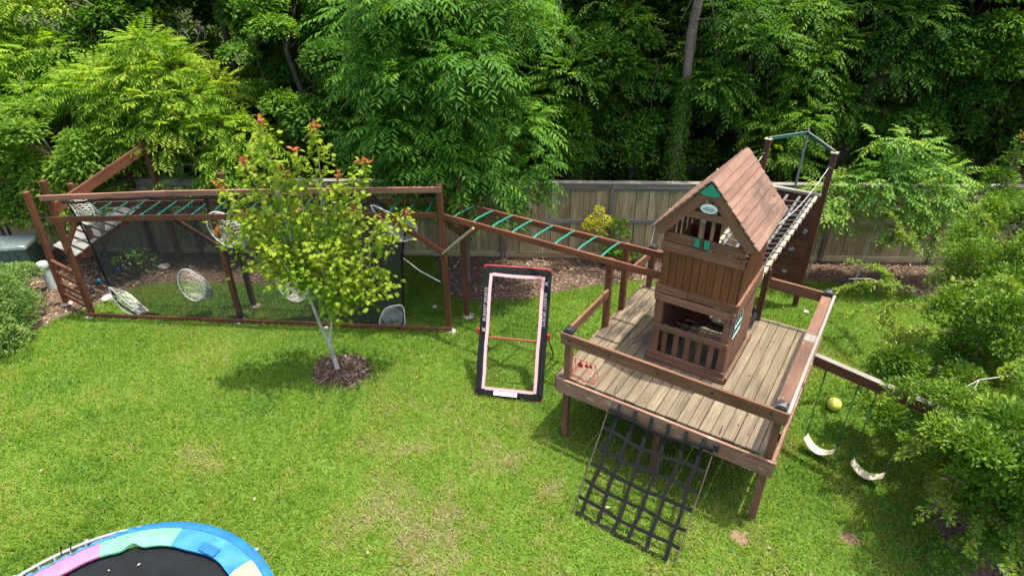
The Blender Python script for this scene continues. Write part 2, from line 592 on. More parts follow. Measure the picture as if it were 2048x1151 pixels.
# ------------------------------------------------------------------ ground, lawn, grass
def sheet(name, outline, z, mat, kind='structure', div=None):
    me = bpy.data.meshes.new(name)
    me.from_pydata([(x, y, z) for x, y in outline], [], [tuple(range(len(outline)))])
    return tag(link_mesh(name, me, mat), kind=kind)

FENCE_Y = lambda x: 12.5 - .055 * x
sheet('ground', [(-160, -120), (160, -120), (160, 200), (-160, 200)], 0, 'soil')

sheet('forest_floor', [(-160, FENCE_Y(-14) + .5), (-15, FENCE_Y(-15) + .15), (13, FENCE_Y(13) + .15), (160, FENCE_Y(13) + .3), (160, 190), (-160, 190)], .004, 'floor')
LAWN = [(-60, -40), (40, -40), (40, 1.5), (9.0, 2.6), (5.6, 3.2), (5.1, 4.4), (5.35, 5.3), (6.2, 6.2), (7.3, 7.2), (8.6, 8.2), (9.6, 9.4), (8.4, 10.5),
        (7.6, 10.75), (6.6, 11.15), (5.2, 11.3), (3.9, 11.25), (2.5, 11.25), (1.6, 11.05), (1.1, 10.85), (.4, 10.6), (-.4, 10.5), (-1.0, 10.5), (-1.4, 10.9),
        (-1.6, 11.7), (-1.75, 12.5), (-2.4, 12.55), (-2.9, 12.1), (-3.3, 11.5), (-4.4, 11.3), (-5.3, 11.3), (-6.3, 11.35), (-7.2, 11.45), (-7.9, 11.3),
        (-8.35, 10.9), (-8.5, 10.35), (-8.95, 10.0), (-9.1, 9.5), (-9.5, 9.0), (-10.2, 8.7), (-11, 8.5), (-60, 8)]
sheet('lawn', LAWN, .004, 'turf')
LP = np.array(LAWN)

def inside(P, poly):
    x, y = P[:, 0], P[:, 1]
    r = np.zeros(len(P), bool)
    j = len(poly) - 1
    for i in range(len(poly)):
        xi, yi = poly[i]; xj, yj = poly[j]
        c = ((yi > y) != (yj > y)) & (x < (xj - xi) * (y - yi) / (yj - yi + 1e-12) + xi)
        r ^= c
        j = i
    return r

def vnoise(P, s, seed):
    """smooth value noise on the plane"""
    g = np.random.default_rng(seed).random((64, 64))
    q = P * s + 1000
    i = np.floor(q).astype(int)
    f = q - i
    f = f * f * (3 - 2 * f)
    a, b = i[:, 0] % 64, i[:, 1] % 64
    a2, b2 = (a + 1) % 64, (b + 1) % 64
    return (g[a, b] * (1 - f[:, 0]) + g[a2, b] * f[:, 0]) * (1 - f[:, 1]) + (g[a, b2] * (1 - f[:, 0]) + g[a2, b2] * f[:, 0]) * f[:, 1]

MULCH_RINGS = [(-2.92, 8.27, .50, .45)]
BARE = [(2.77, 4.87, .13, .1), (4.1, 4.84, .12, .09)]
DRY = [(-1.4, 5.3, .9, .5), (-.9, 5.0, .7, .5), (-1.6, 6.4, .5, .25), (-.2, 6.2, .4, .3), (-4.6, 6.2, .7, .3), (4.0, 7.0, .5, .35), (5.2, 8.4, .8, .5), (-6.3, 7.6, .6, .3),
       (3.5, 6.2, .4, .3), (-.8, 4.6, .6, .3), (.6, 5.6, .3, .2)]
def build_grass():
    rng = np.random.default_rng(3)
    n = 560000
    P = np.c_[rng.uniform(-11.5, 9.6, n), rng.uniform(3.0, 12.6, n)]
    # keep what the picture can see, thin the far end
    q = np.c_[P, np.zeros(n)] - [0, 0, HC]
    dz = q @ np.array(fw)
    sx, sy = (q @ np.array(rt)) / dz, (q @ np.array(up)) / dz
    ang = np.maximum(np.abs(sx) / .90, np.abs(sy) / .55)
    keep = inside(P, LAWN) & (ang < 1.0) & (rng.random(n) < np.clip(1.25 - P[:, 1] * .055, .4, 1))
    for x, y, a, b in MULCH_RINGS + BARE:
        d = ((P[:, 0] - x) / a) ** 2 + ((P[:, 1] - y) / b) ** 2
        d += (vnoise(P, 6, 4) - .5) * .7
        keep &= (d > 1) | (rng.random(n) < .05)
    P = P[keep]
    n = len(P)
    big, med, fine = vnoise(P, .55, 1), vnoise(P, 2.3, 2), vnoise(P, 9, 5)
    T = .12 + .36 * big + .22 * (med - .3) + .22 * (fine - .4) + rng.normal(0, .17, n)
    for x, y, a, b in DRY:
        d = ((P[:, 0] - x) / a) ** 2 + ((P[:, 1] - y) / b) ** 2
        T += np.exp(-d) * (.22 + .42 * (med - .5) + .3 * (fine - .5))
    clover = vnoise(P, 1.5, 14)
    T -= np.clip((clover - .66) * 1.6, 0, .2)
    T = np.where(rng.random(n) < .05, T + .35, T)
    az = rng.uniform(0, 2 * np.pi, n)
    tilt = rng.uniform(.25, 1.3, n)
    D = np.c_[np.cos(az) * np.sin(tilt), np.sin(az) * np.sin(tilt), np.cos(tilt)]
    az2 = az + rng.normal(0, .5, n)
    N = unit(np.c_[-np.cos(az2) * np.cos(tilt), -np.sin(az2) * np.cos(tilt), np.sin(tilt)])
    L = rng.uniform(.035, .10, n) * (.75 + .6 * med)
    P3 = np.c_[P, np.full(n, .004)]
    V, F, t = leaves(P3, D, N, L, rng.uniform(.008, .014, n), T, fold=.25)
    tag(link_mesh('grass', np_mesh('grass', V, F, t), 'grass'), kind='stuff', label='short green lawn grass with dry yellowish patches', cat='grass')
build_grass()

def build_chips():
    rng = np.random.default_rng(8)
    n = 60000
    P = np.c_[rng.uniform(-11.5, 10.5, n), rng.uniform(3.4, 13, n)]
    k = ~inside(P, LAWN) & (P[:, 1] < FENCE_Y(P[:, 0]) - .03) & (np.abs(P[:, 0]) < P[:, 1] * 1.15)
    P = P[k]
    q = rng.normal(size=(2600, 2)) * .42
    q = q[(q ** 2).sum(1) < .9]
    P = np.concatenate([P, np.array([-2.92, 8.28]) + q * [.50, .45]])
    n = len(P)
    az = rng.uniform(0, 6.28, n)
    el = rng.uniform(-.15, .5, n)
    D = np.c_[np.cos(az) * np.cos(el), np.sin(az) * np.cos(el), np.sin(el)]
    N = unit(np.c_[rng.normal(0, .5, (n, 2)), np.ones(n)])
    T = np.clip(rng.beta(1.6, 2.4, n) + .5 * (vnoise(P, 1.3, 9) - .5), 0, 1)
    V, F, t = leaves(np.c_[P, rng.uniform(.004, .03, n)], D, N, rng.uniform(.04, .13, n), rng.uniform(.014, .04, n), T)
    tag(link_mesh('mulch', np_mesh('mulch', V, F, t), 'mulch_chip'), kind='stuff', label='brown bark mulch and dead leaves on the planting beds', cat='mulch')
build_chips()

def blob(name, x, y, a, b, mat, z=.008):
    pts = []
    for i in range(22):
        t = 2 * math.pi * i / 22
        r = 1 + .12 * math.sin(2 * t + x) + .07 * math.sin(5 * t + y) + R.uniform(-.05, .05)
        pts.append((x + a * r * math.cos(t), y + b * r * math.sin(t)))
    return sheet(name, pts, z, mat)
blob('mulch_bed', -2.92, 8.27, .56, .5, 'soil')
for x, y, a, b in BARE:
    blob('bare_soil', x, y, a * 1.1, b * 1.1, 'bare')

# ------------------------------------------------------------------ boundary fence
def build_fence():
    x0, x1 = -15.0, 13.0
    ang = math.atan2(-.055, 1)
    f = empty('wooden_fence', (x0, FENCE_Y(x0), 0), ang, 'long weathered wooden privacy fence with grey cap board along the wood', 'fence')
    L = (x1 - x0) / math.cos(ang)
    n = int(L / .142)
    for i in range(n):
        x = (i + .5) * .142
        zt = 1.79 + R.uniform(-.012, .006)
        dx = R.uniform(-.006, .006)
        timber('picket', f, (x + dx * 1.5, R.uniform(-.003, .003), .09), (x + dx, R.uniform(-.004, .004), zt), .137 + R.uniform(-.003, .003), .018, 'fence', (0, 1, 0), .002)
    k = 0
    xs = []
    x = .55
    while x < L:
        xs.append(x)
        x += 2.38
    xs.append(L)
    for a, b in zip(xs[:-1], xs[1:]):
        timber('rail', f, (a + .05, -.035, .93 + R.uniform(-.01, .01)), (b - .05, -.035, .93 + R.uniform(-.01, .01)), .04, .09, 'fence_gray')
        timber('rail', f, (a + .05, -.035, 1.70), (b - .05, -.035, 1.70), .04, .09, 'fence_gray')
        timber('kickboard', f, (a + .05, -.033, .08), (b - .05, -.033, .08 + R.uniform(-.006, .006)), .035, .14, 'fence')
        timber('cap_board', f, (a + .003, -.03, 1.825), (b - .003, -.03, 1.825), .16, .035, 'fence_gray')
        timber('trim_board', f, (a + .003, -.072, 1.755), (b - .003, -.072, 1.755), .02, .10, 'fence_gray')
    for x in xs:
        post('post', f, x, -.05, 0, 1.70, .085, 'fence_post')
build_fence()

# ------------------------------------------------------------------ deck (local axes: u to the right along the front, v to the back)
PHI = -0.59134
O3 = Vector((.757, 6.66, 0))
ZD = 1.12
def deck_pt(u, v, z=0):
    return Vector((O3.x + u * math.cos(PHI) - v * math.sin(PHI), O3.y + u * math.sin(PHI) + v * math.cos(PHI), z))

def post_cap(parent, x, y, z, weeds=False):
    mb = MB()
    mb.plate([(x - .065, y - .065, z), (x + .065, y - .065, z), (x + .065, y + .065, z), (x - .065, y + .065, z)], (0, 0, .035))
    mb.plate([(x - .045, y - .045, z + .035), (x + .045, y - .045, z + .035), (x + .03, y + .03, z + .06), (x - .045, y + .045, z + .05)], (0, 0, .015))
    return mb.build('post_cap', 'black_plastic', parent, False)

def build_deck():
    d = empty('play_deck', O3, PHI, 'raised timber deck with weathered boards and brown railings under the playhouse', 'deck')
    nb = 20
    u0, u1 = -.13, 2.725
    w = (u1 - u0) / nb
    for i in range(nb):
        u = u0 + (i + .5) * w
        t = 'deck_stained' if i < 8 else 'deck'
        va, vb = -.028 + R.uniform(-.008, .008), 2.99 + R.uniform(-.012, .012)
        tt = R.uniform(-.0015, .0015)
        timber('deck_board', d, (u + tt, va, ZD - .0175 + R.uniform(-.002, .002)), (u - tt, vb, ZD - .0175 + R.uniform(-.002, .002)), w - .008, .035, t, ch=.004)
    zr0, zr1 = .845, 1.082
    timber('rim_board', d, (-.13, -.062, .975), (2.80, -.062, .965), .04, .24, 'rim')
    timber('rim_board', d, (-.16, -.04, .965), (-.16, 3.0, .965), .04, .235, 'rim')
    timber('rim_board', d, (2.765, -.038, .965), (2.765, 3.0, .965), .04, .235, 'rim')
    timber('rim_board', d, (-.135, 3.02, .965), (2.74, 3.02, .965), .04, .235, 'rim')
    for v in (.5, 1.0, 1.5, 2.0, 2.5):
        timber('joist', d, (-.135, v, 1.0), (2.74, v, 1.0), .04, .16, 'old_brown')
    # corner posts through the deck, carrying caps
    posts = [(-.0, .012, 1.86), (2.70, .012, 1.83), (2.70, 2.95, 1.83), (-.02, 2.95, 1.86)]
    for x, y, zt in posts:
        p = post('post', d, x, y, 0, zt, .09, 'old_brown')
        post_cap(d, x, y, zt)
    for x, y in ((1.35, .05), (1.35, 2.9)):
        post('post', d, x, y, 0, .94, .09, 'old_brown')
    # posts that carry the monkey bars
    for y in (1.42, 2.02):
        post('bar_post', d, -.115, y, 1.0, 2.30, .088, 'cedar_stain')
    post('net_post', d, 1.83, 2.90, 1.0, 2.03, .085, 'cedar_dark')
    # railings
    timber('front_rail', d, (-.09, -.057, 1.775), (2.79, -.057, 1.745), .042, .175, 'old_brown')
    timber('side_rail', d, (-.065, .06, 1.765), (-.09, 1.37, 1.745), .04, .14, 'old_brown')
    timber('side_rail', d, (-.10, 1.37, 1.70), (-.115, .06, 1.72), .03, .06, 'old_brown')
    timber('side_rail', d, (-.09, 2.07, 1.745), (-.03, 2.90, 1.765), .04, .14, 'old_brown')
    timber('back_rail', d, (0.03, 2.97, 1.765), (.80, 2.97, 1.765), .04, .14, 'old_brown')
    timber('back_rail', d, (1.88, 2.995, 1.755), (2.76, 2.995, 1.74), .042, .165, 'old_brown')
    timber('top_rail', d, (2.69, .075, 1.80), (2.69, 1.55, 1.80), .135, .036, 'old_brown_top')
    timber('top_rail', d, (2.69, 1.74, 1.80), (2.69, 2.885, 1.80), .135, .036, 'old_brown_top')
    o = timber('rail_patch', d, (2.69, 1.553, 1.80), (2.69, 1.737, 1.80), .137, .037, 'fence_gray')
    o['label'] = 'bare grey patch of the right hand rail'
    for u, z in ((.05, 1.78), (.62, 1.775), (1.28, 1.765), (1.95, 1.76), (2.62, 1.755)):
        o = MB().lathe([(.016, 0), (.016, .006), (.008, .009)], 8).build('bolt_head', 'black_plastic', d)
        o.location = (u, -.078, z); o.rotation_euler = (rad(90), 0, 0)
    timber('side_fascia', d, (2.782, -.03, 1.735), (2.782, 3.0, 1.735), .038, .16, 'fence_gray')
    return d
build_deck()

# ------------------------------------------------------------------ playhouse on the deck
def build_house():
    h = empty('playhouse', deck_pt(1.3, 1.65, ZD), PHI, 'two storey brown wooden playhouse with pink brown gabled roof standing on the deck', 'playhouse')
    def T(u, v, z):
        return (u - 1.3, v - 1.65, z - ZD)
    def tb(name, a, b, w, hh, mat, upv=(0, 0, 1), ch=.004):
        return timber(name, h, T(*a), T(*b), w, hh, mat, upv, ch)
    ul, ur, vf, vb = .80, 1.80, 1.02, 2.28
    # corner posts, lower storey
    for u, v in ((ul + .04, vf + .04), (ur - .04, vf + .04), (ul + .04, vb - .04), (ur - .04, vb - .04)):
        tb('corner_post', (u, v, ZD + .004), (u, v, 2.128), .085, .085, 'old_brown', (1, 0, 0))
    # lower front: base boards, balusters, handrail
    tb('base_board', (.755, vf - .03, ZD + .045), (1.86, vf - .03, ZD + .045), .05, .08, 'wall_purple')
    tb('base_board', (.765, vf - .022, ZD + .128), (1.85, vf - .022, ZD + .128), .036, .075, 'wall_purple')
    tb('handrail', (.775, vf - .025, 1.705), (1.825, vf - .025, 1.705), .035, .09, 'wall_purple')
    for i in range(5):
        u = .965 + i * .163
        tb('baluster', (u, vf + .012, ZD + .01), (u, vf + .012, 1.745), .075, .02, 'old_brown', (0, 1, 0))
    # lower sides
    tb('base_board', (1.875, vf - .02, ZD + .05), (1.875, vb + .02, ZD + .05), .03, .09, 'old_brown_top')
    tb('base_board', (.735, vf - .02, ZD + .05), (.735, vb + .02, ZD + .05), .03, .09, 'old_brown_top')
    n = 9
    for s in (0, 1):
        for i in range(n):
            v = vf + .09 + (i + .5) * (vb - vf - .1) / n
            u = ur + .015 if s else ul - .015
            tb('siding_board', (u, v, ZD + .012), (u, v, 2.125), (vb - vf - .1) / n - .006, .022, 'wall_purple', (1, 0, 0))
        u = ur + .012 if s else ul - .012
        tb('corner_board', (u, vf + .03, ZD + .012), (u, vf + .03, 2.125), .09, .028, 'wall_purple', (1, 0, 0))
    # lower back: low panel
    for i in range(7):
        u = ul + .05 + (i + .5) * .13
        tb('siding_board', (u, vb - .01, ZD + .01), (u, vb - .01, 2.12 if i < 3 else 1.19), .129, .02, 'wall_brown', (0, 1, 0))
    # window on the right side
    mb = MB()
    v0, v1, z0, z1, uu = 1.11, 1.46, 1.88, 2.28, ur + .03
    z0, z1 = 1.79, 2.09
    mb.plate([T(uu, v0, z0), T(uu, v1, z0), T(uu, v1, z1), T(uu, v0, z1)], (.006, 0, 0))
    win = mb.build('window', 'window_dark', h, False)
    def bar(name, a, b, w):
        return tb(name, a, b, w, .006, 'window_mint', (1, 0, 0), .001)
    uu += .009
    def wbar(name, a, b, w):
        o = timber(name, win, T(*a), T(*b), w, .006, 'window_mint', (1, 0, 0), .001)
        return o
    wbar('frame', (uu, v0 - .012, z0), (uu, v1 + .012, z0), .012)
    wbar('frame', (uu, v0 - .012, z1), (uu, v1 + .012, z1), .012)
    wbar('frame', (uu, v0, z0 + .015), (uu, v0, z1 - .015), .012)
    wbar('frame', (uu, v1, z0 + .015), (uu, v1, z1 - .015), .012)
    wbar('glazing_bar', (uu + .0005, v0 + .015, (z0 + z1) / 2), (uu + .0005, v1 - .015, (z0 + z1) / 2), .014)
    for k in (1, 2):
        v = v0 + (v1 - v0) * k / 3
        wbar('glazing_bar', (uu - .0015, v, z0 + .015), (uu - .0015, v, z1 - .015), .008)
    # floor band
    tb('band_board', (.765, vf - .028, 2.18), (1.845, vf - .028, 2.17), .04, .11, 'wall_purple')
    tb('band_board', (.785, vf - .022, 2.305), (1.20, vf - .022, 2.303), .036, .105, 'wall_purple')
    tb('band_board', (1.206, vf - .018, 2.303), (1.84, vf - .018, 2.298), .036, .105, 'wall_purple')
    for u in (ur + .04, ul - .04):
        tb('band_board', (u, vf + .002, 2.245), (u, vb + .03, 2.245), .036, .21, 'wall_purple')
    tb('band_board', (.785, vb + .03, 2.245), (1.815, vb + .03, 2.245), .036, .21, 'wall_brown')
    for i in range(8):
        u = ul + (i + .5) * .125
        tb('floor_board', (u, vf, 2.30), (u, vb, 2.30), .12, .025, 'wall_brown')
    # upper walls
    for i in range(10):
        u = ul + (i + .5) * (ur - ul) / 10
        tb('siding_board', (u, vf + .0, 2.335), (u, vf + .0, 2.93), (ur - ul) / 10 - .006, .022, 'wall_brown', (0, 1, 0))
    n = 11
    for i in range(n):
        v = vf + .03 + (i + .5) * (vb - vf) / n
        t = (i + .5) / n
        zt = 2.80 + .42 * min(1, t * 2.2) ** 1.3
        tb('siding_board', (ur + .012, v, 2.335), (ur + .012, v, min(zt, 3.2)), (vb - vf) / n - .005, .022, 'wall_brown', (1, 0, 0))
        if i % 2 == 0:
            tb('siding_board', (ul - .012, v, 2.335), (ul - .012, v, 3.25), (vb - vf) / n - .015, .022, 'wall_brown', (1, 0, 0))
        else:
            tb('siding_board', (ul - .012, v, 2.335), (ul - .012, v, 2.8), (vb - vf) / n - .015, .022, 'wall_brown', (1, 0, 0))
    for u in (ul + .04, ur - .04):
        tb('corner_post', (u, vf + .05, 2.335), (u, vf + .05, 3.30), .075, .075, 'wall_purple', (1, 0, 0))
        tb('corner_post', (u, vb - .04, 2.335), (u, vb - .04, 3.30), .075, .075, 'wall_brown', (1, 0, 0))
    for u in (1.0, 1.14):
        tb('back_slat', (u, vb - .02, 2.335), (u, vb - .02, 3.42), .09, .03, 'wall_brown', (0, 1, 0))
    tb('back_beam', (ul, vb - .055, 3.36), (ur, vb - .055, 3.36), .03, .13, 'wall_brown')
    # window sill boards and the two green plates
    tb('sill_board', (.77, vf - .032, 2.945), (1.83, vf - .032, 2.935), .036, .125, 'wall_purple')
    tb('sill_board', (.785, vf - .026, 3.082), (1.82, vf - .026, 3.074), .034, .125, 'wall_purple')
    for u in (1.225, 1.345):
        tb('green_plate', (u, vf - .052, 3.03), (u, vf - .052, 3.145), .07, .02, 'green_plastic', (0, 1, 0), .006)
    tb('notch_block', (1.284, vf - .05, 3.0), (1.284, vf - .05, 3.15), .035, .03, 'cedar_dark', (0, 1, 0))
    for u, z, v in ((.82, 2.20, -.05), (.82, 2.15, -.05), (1.80, 2.20, -.05), (1.80, 2.14, -.05), (.83, 2.32, -.042), (1.80, 2.315, -.038), (.83, 2.97, -.052), (.83, 2.92, -.052),
                    (1.79, 2.96, -.052), (1.79, 2.91, -.052), (.83, 3.10, -.045), (1.79, 3.09, -.045), (.83, 1.705, -.045), (1.78, 1.705, -.045), (.80, 1.17, -.056), (1.82, 1.17, -.056)):
        o = MB().lathe([(.011, 0), (.011, .004), (.005, .006)], 8).build('bolt_head', 'cedar_dark', h)
        o.location = T(u, vf + v, z); o.rotation_euler = (rad(90), 0, 0)
    # roof
    zr, ze, ur_, ul_, v0, v1 = 3.93, 3.19, 1.955, .655, .88, 2.40
    um = 1.305
    nb = 10
    for s in (1, -1):
        ue = ur_ if s > 0 else ul_
        sl_ = Vector((ue - um, 0, ze - zr))
        Ls = sl_.length
        dirn = sl_.normalized()
        nrm = Vector((-dirn.z * s, 0, dirn.x * s))
        if nrm.z < 0:
            nrm = -nrm
        bw = Ls / nb
        for i in range(nb):
            c0 = Vector((um, 0, zr)) + dirn * (bw * (i + .5)) + nrm * (.012 + R.uniform(-.002, .002))
            tl = (nrm * 1.0 - dirn * .13).normalized()       # each board laps the next one down
            e = R.uniform(-.006, .006)
            tb('roof_board', (c0.x, v0 + e, c0.z), (c0.x, v1 + e, c0.z), bw * 1.06, .02, 'roof_stained' if s > 0 and i > 3 else 'roof', tl, .003)
        # barge boards front and back, rafters
        for v, mname in ((v0 + .045, 'wall_purple'), (v1 - .045, 'wall_brown')):
            a = Vector((um, 0, zr)) - nrm * .075 + dirn * .05
            b = Vector((um, 0, zr)) + dirn * (Ls * .985) - nrm * .075
            tb('barge_board', (a.x, v, a.z), (b.x, v, b.z), .035, .13, 'wall_purple' if v < 1.5 else 'wall_brown', nrm)
    vfr = v0 + .02
    mb = MB()
    mb.plate([T(um, vfr, 3.905), T(um - .125, vfr, 3.775), T(um - .06, vfr, 3.745), T(um + .06, vfr, 3.745), T(um + .125, vfr, 3.775)], (0, -.014, 0))
    mb.build('peak_plate', 'green_plastic', h, False)
    tb('collar_beam', (um - .335, v0 + .05, 3.47), (um + .335, v0 + .05, 3.47), .03, .085, 'wall_purple')
    for k, a in enumerate((150, 120, 90, 60, 30)):
        ca, sa = math.cos(rad(a)), math.sin(rad(a))
        tb('sunburst_slat', (um + ca * .05, v0 + .06, 3.52 + sa * .04), (um + ca * .26, v0 + .06, 3.52 + sa * .24), .05, .016, 'wall_purple', (0, 1, 0))
    # oval sign
    mb = MB()
    cz, cv = 3.585, v0 + .03
    mb.plate([T(um + .01 + .10 * math.cos(t), cv, cz + .058 * math.sin(t)) for t in [2 * math.pi * i / 28 for i in range(28)]], (0, -.012, 0))
    sg = mb.build('oval_sign', 'sign_plate', h, False)
    mb = MB()
    rr = random.Random(4)
    for x0, x1, z, am, th in ((-.045, .05, .02, .005, .0035), (-.075, .078, -.006, .009, .0055), (-.04, .045, -.03, .003, .003)):
        pts = []
        k = 22
        for i in range(k):
            t = i / (k - 1)
            pts.append(T(um + .01 + x0 + (x1 - x0) * t, cv - .015, cz + z + am * math.sin(i * 2.4) + rr.uniform(-.002, .002)))
        mb.ring_tube(pts, th, 4)
    mb.build('script_lettering', 'sign_ink', sg)
build_house()

# ------------------------------------------------------------------ text
def text_mesh(body, size, mat, name, parent, mtx, shear=0.0):
    cu = bpy.data.curves.new(name, 'FONT')
    cu.body = body
    cu.size = size
    cu.shear = shear
    cu.align_x = 'CENTER'
    cu.align_y = 'CENTER'
    cu.extrude = .001
    to = bpy.data.objects.new(name, cu)
    C.objects.link(to)
    dg = bpy.context.evaluated_depsgraph_get()
    me = bpy.data.meshes.new_from_object(to.evaluated_get(dg))
    bpy.data.objects.remove(to)
    bpy.data.curves.remove(cu)
    o = bpy.data.objects.new(name, me)
    C.objects.link(o)
    me.materials.clear()
    me.materials.append(M[mat])
    o.parent = parent
    o.matrix_basis = mtx
    return o

# ------------------------------------------------------------------ climbing wall with net bridge (deck axes)
def build_climb():
    c = empty('climbing_wall', deck_pt(2.06, 5.66), PHI, 'tall brown climbing wall with two posts and a sloping net bridge to the playhouse', 'climbing wall')
    def T(u, v, z):
        return (u - 2.06, v - 5.66, z)
    lp, rp = (.93, 5.70), (2.06, 5.66)
    for (u, v), zt in ((lp, 3.17), (rp, 3.11)):
        timber('post', c, T(u, v, 0), T(u, v, zt), .095, .095, 'cedar_dark', (1, 0, 0))
        MB().lathe([(.03, 0), (.035, .02), (.0, .03)], 8, T(u - .02, v - .05, zt - .26)).build('eye_bolt', 'steel', c)
        mb = MB()
        mb.plate([T(u - .06, v - .06, zt), T(u + .06, v - .06, zt), T(u + .06, v + .06, zt), T(u - .06, v + .06, zt)], (0, 0, .018))
        mb.build('post_top', 'new_wood', c, False)
    # wall boards
    zb, zt, nb = .42, 2.30, 13
    bh = (zt - zb) / nb
    for i in range(nb):
        z = zb + (i + .5) * bh
        timber('wall_board', c, T(lp[0] + .04, 5.645 + R.uniform(-.002, .002), z), T(rp[0] - .04, 5.615 + R.uniform(-.002, .002), z), .025, bh - .005, 'cedar_dark')
    timber('top_beam', c, T(lp[0] - .02, 5.60, 2.345), T(rp[0] - .03, 5.565, 2.36), .10, .05, 'fence_gray')
    # holds
    for u, z in ((1.93, 1.60), (1.76, 1.21), (1.665, 1.88), (1.533, 1.485), (1.35, 1.10), (1.2, 1.75), (1.75, .72)):
        mb = MB()
        p = T(u, 5.60, z)
        ps = [(0.047, 0), (.044, .012), (.024, .03), (.0, .036)]
        for j in range(2):
            mb.lathe([(r * R.uniform(.7, 1.05), zz) for r, zz in ps], 8, (R.uniform(-.03, .03), R.uniform(-.02, .02), 0))
        o = mb.build('climbing_hold', 'hold', c)
        o.location = p
        o.rotation_euler = (rad(90), R.uniform(-.6, .6), 0)
    # rails of the bridge with rope turns
    ra = [(.97, 2.36, 2.06), (1.00, 5.52, 2.30)]
    rb = [(1.80, 2.36, 2.06), (1.96, 5.52, 2.32)]
    for a, b in (ra, rb):
        rail = timber('bridge_rail', c, T(*a), T(*b), .055, .075, 'new_wood' if a is rb[0] else 'new_wood')
        mb = MB()
        A, B = Vector(T(*a)), Vector(T(*b))
        for k in range(13):
            p = A.lerp(B, .05 + k * .07)
            mb.ring_tube([p + Vector((-.034, 0, -.045)), p + Vector((.034, .02, -.045)), p + Vector((.034, .03, .045)), p + Vector((-.034, .01, .045))], .011, 5, closed=True)
        mb.build('rope_turns', 'black_strap', c)
    # net: long straps and cross straps, sagging a little
    def P(s, t):
        a = Vector(T(*ra[0])).lerp(Vector(T(*ra[1])), t)
        b = Vector(T(*rb[0])).lerp(Vector(T(*rb[1])), t)
        p = a.lerp(b, s)
        p.z -= .10 * math.sin(math.pi * s) * (0.3 + .7 * math.sin(math.pi * t))
        return p
    for s in (.07, .29, .51, .73, .93):
        mb = MB()
        mb.strip([P(s + .008 * math.sin(i), i / 12) for i in range(13)], (.022, 0, 0), (0, 0, .004))
        mb.build('long_strap', 'gray_strap', c, False)
    for i in range(16):
        t = .05 + i * .058
        mb = MB()
        mb.ring_tube([P(s, t + .004 * math.sin(7 * s + i)) + Vector((0, 0, .012)) for s in (0, .15, .3, .45, .6, .75, .9, 1)], .011, 5)
        mb.build('cross_strap', 'gray_strap', c)
    # suspension ropes to the playhouse corners
    for (u, v, z), e in (((rp[0] - .03, 5.60, 2.86), (1.86, 2.42, 2.92)), ((lp[0] - .03, 5.64, 2.88), (.86, 2.42, 2.92))):
        a, b = Vector(T(u, v, z)), Vector(T(*e))
        mb = MB()
        mb.ring_tube([a.lerp(b, i / 10) - Vector((0, 0, .14 * math.sin(math.pi * i / 10))) for i in range(11)], .007, 6)
        mb.build('suspension_rope', 'gray_rope', c)
    # steel pole and green straps at the top
    ap = Vector(T(1.41, 6.80, 3.12))
    mb = MB()
    mb.ring_tube([(ap.x, ap.y, 0), (ap.x, ap.y, 3.17)], .024, 8)
    mb.build('steel_pole', 'steel', c)
    for (u, v), zt in ((lp, 3.19), (rp, 3.13)):
        a = Vector(T(u, v, zt + .015))
        mb = MB()
        d = (ap - a).normalized()
        mb.strip([a, a.lerp(ap, .5), ap], d.cross(Vector((0, 0, 1))) * .012, (0, 0, -.05))
        mb.build('top_strap', 'green_metal', c, False)
        mb = MB()
        mb.strip([a + Vector((0, 0, .003)), ap + Vector((0, 0, .003))], d.cross(Vector((0, 0, 1))) * .018, (0, 0, .006))
        mb.build('strap_edge', 'gray_strap', c, False)
build_climb()

# saucer swing behind the house
def build_saucer():
    s = empty('saucer_swing', deck_pt(1.40, 2.67, ZD), PHI, 'black rimmed web saucer swing low on the deck, seen through the playhouse', 'swing')
    mb = MB()
    n = 28
    rr, z = .41, .13
    mb.ring_tube([(rr * math.cos(2 * math.pi * i / n), rr * math.sin(2 * math.pi * i / n), z + .03 * math.sin(2 * math.pi * i / n)) for i in range(n)], .04, 8, closed=True)
    mb.build('padded_rim', 'black_vinyl', s)
    mb = MB()
    for k in range(6):
        a = math.pi * k / 6
        mb.ring_tube([(t * rr * math.cos(a), t * rr * math.sin(a), z + .06 * t * math.sin(a) - .03 * (1 - t * t)) for t in (-1, -.5, 0, .5, 1)], .008, 4)
    for f in (.2, .4, .6, .8):
        mb.ring_tube([(f * rr * math.cos(2 * math.pi * i / 18), f * rr * math.sin(2 * math.pi * i / 18), z + .06 * f * math.sin(2 * math.pi * i / 18) - .03 * (1 - f * f)) for i in range(18)], .007, 4, closed=True)
    mb.build('rope_web', 'black_strap', s)
    mb = MB()
    for a in (80, 100):
        x, y = rr * math.cos(rad(a)), rr * math.sin(rad(a))
        mb.ring_tube([(x, y, z), (x * .15, y * .15, .9)], .006, 4)
    mb.build('hanging_rope', 'black_strap', s)
build_saucer()

# ------------------------------------------------------------------ lacrosse frame, monkey bars, ladder and ramp
A0 = Vector((-8.346, 10.152, 0))
FANG = math.atan2(9.482 - 10.152, 7.158)
FL_ = 7.19
def frame_pt(s, t, z=0):
    return Vector((A0.x + s * math.cos(FANG) - t * math.sin(FANG), A0.y + s * math.sin(FANG) + t * math.cos(FANG), z))
def to_frame(p):
    d = Vector(p) - A0
    return Vector((d.x * math.cos(FANG) + d.y * math.sin(FANG), -d.x * math.sin(FANG) + d.y * math.cos(FANG), p[2]))

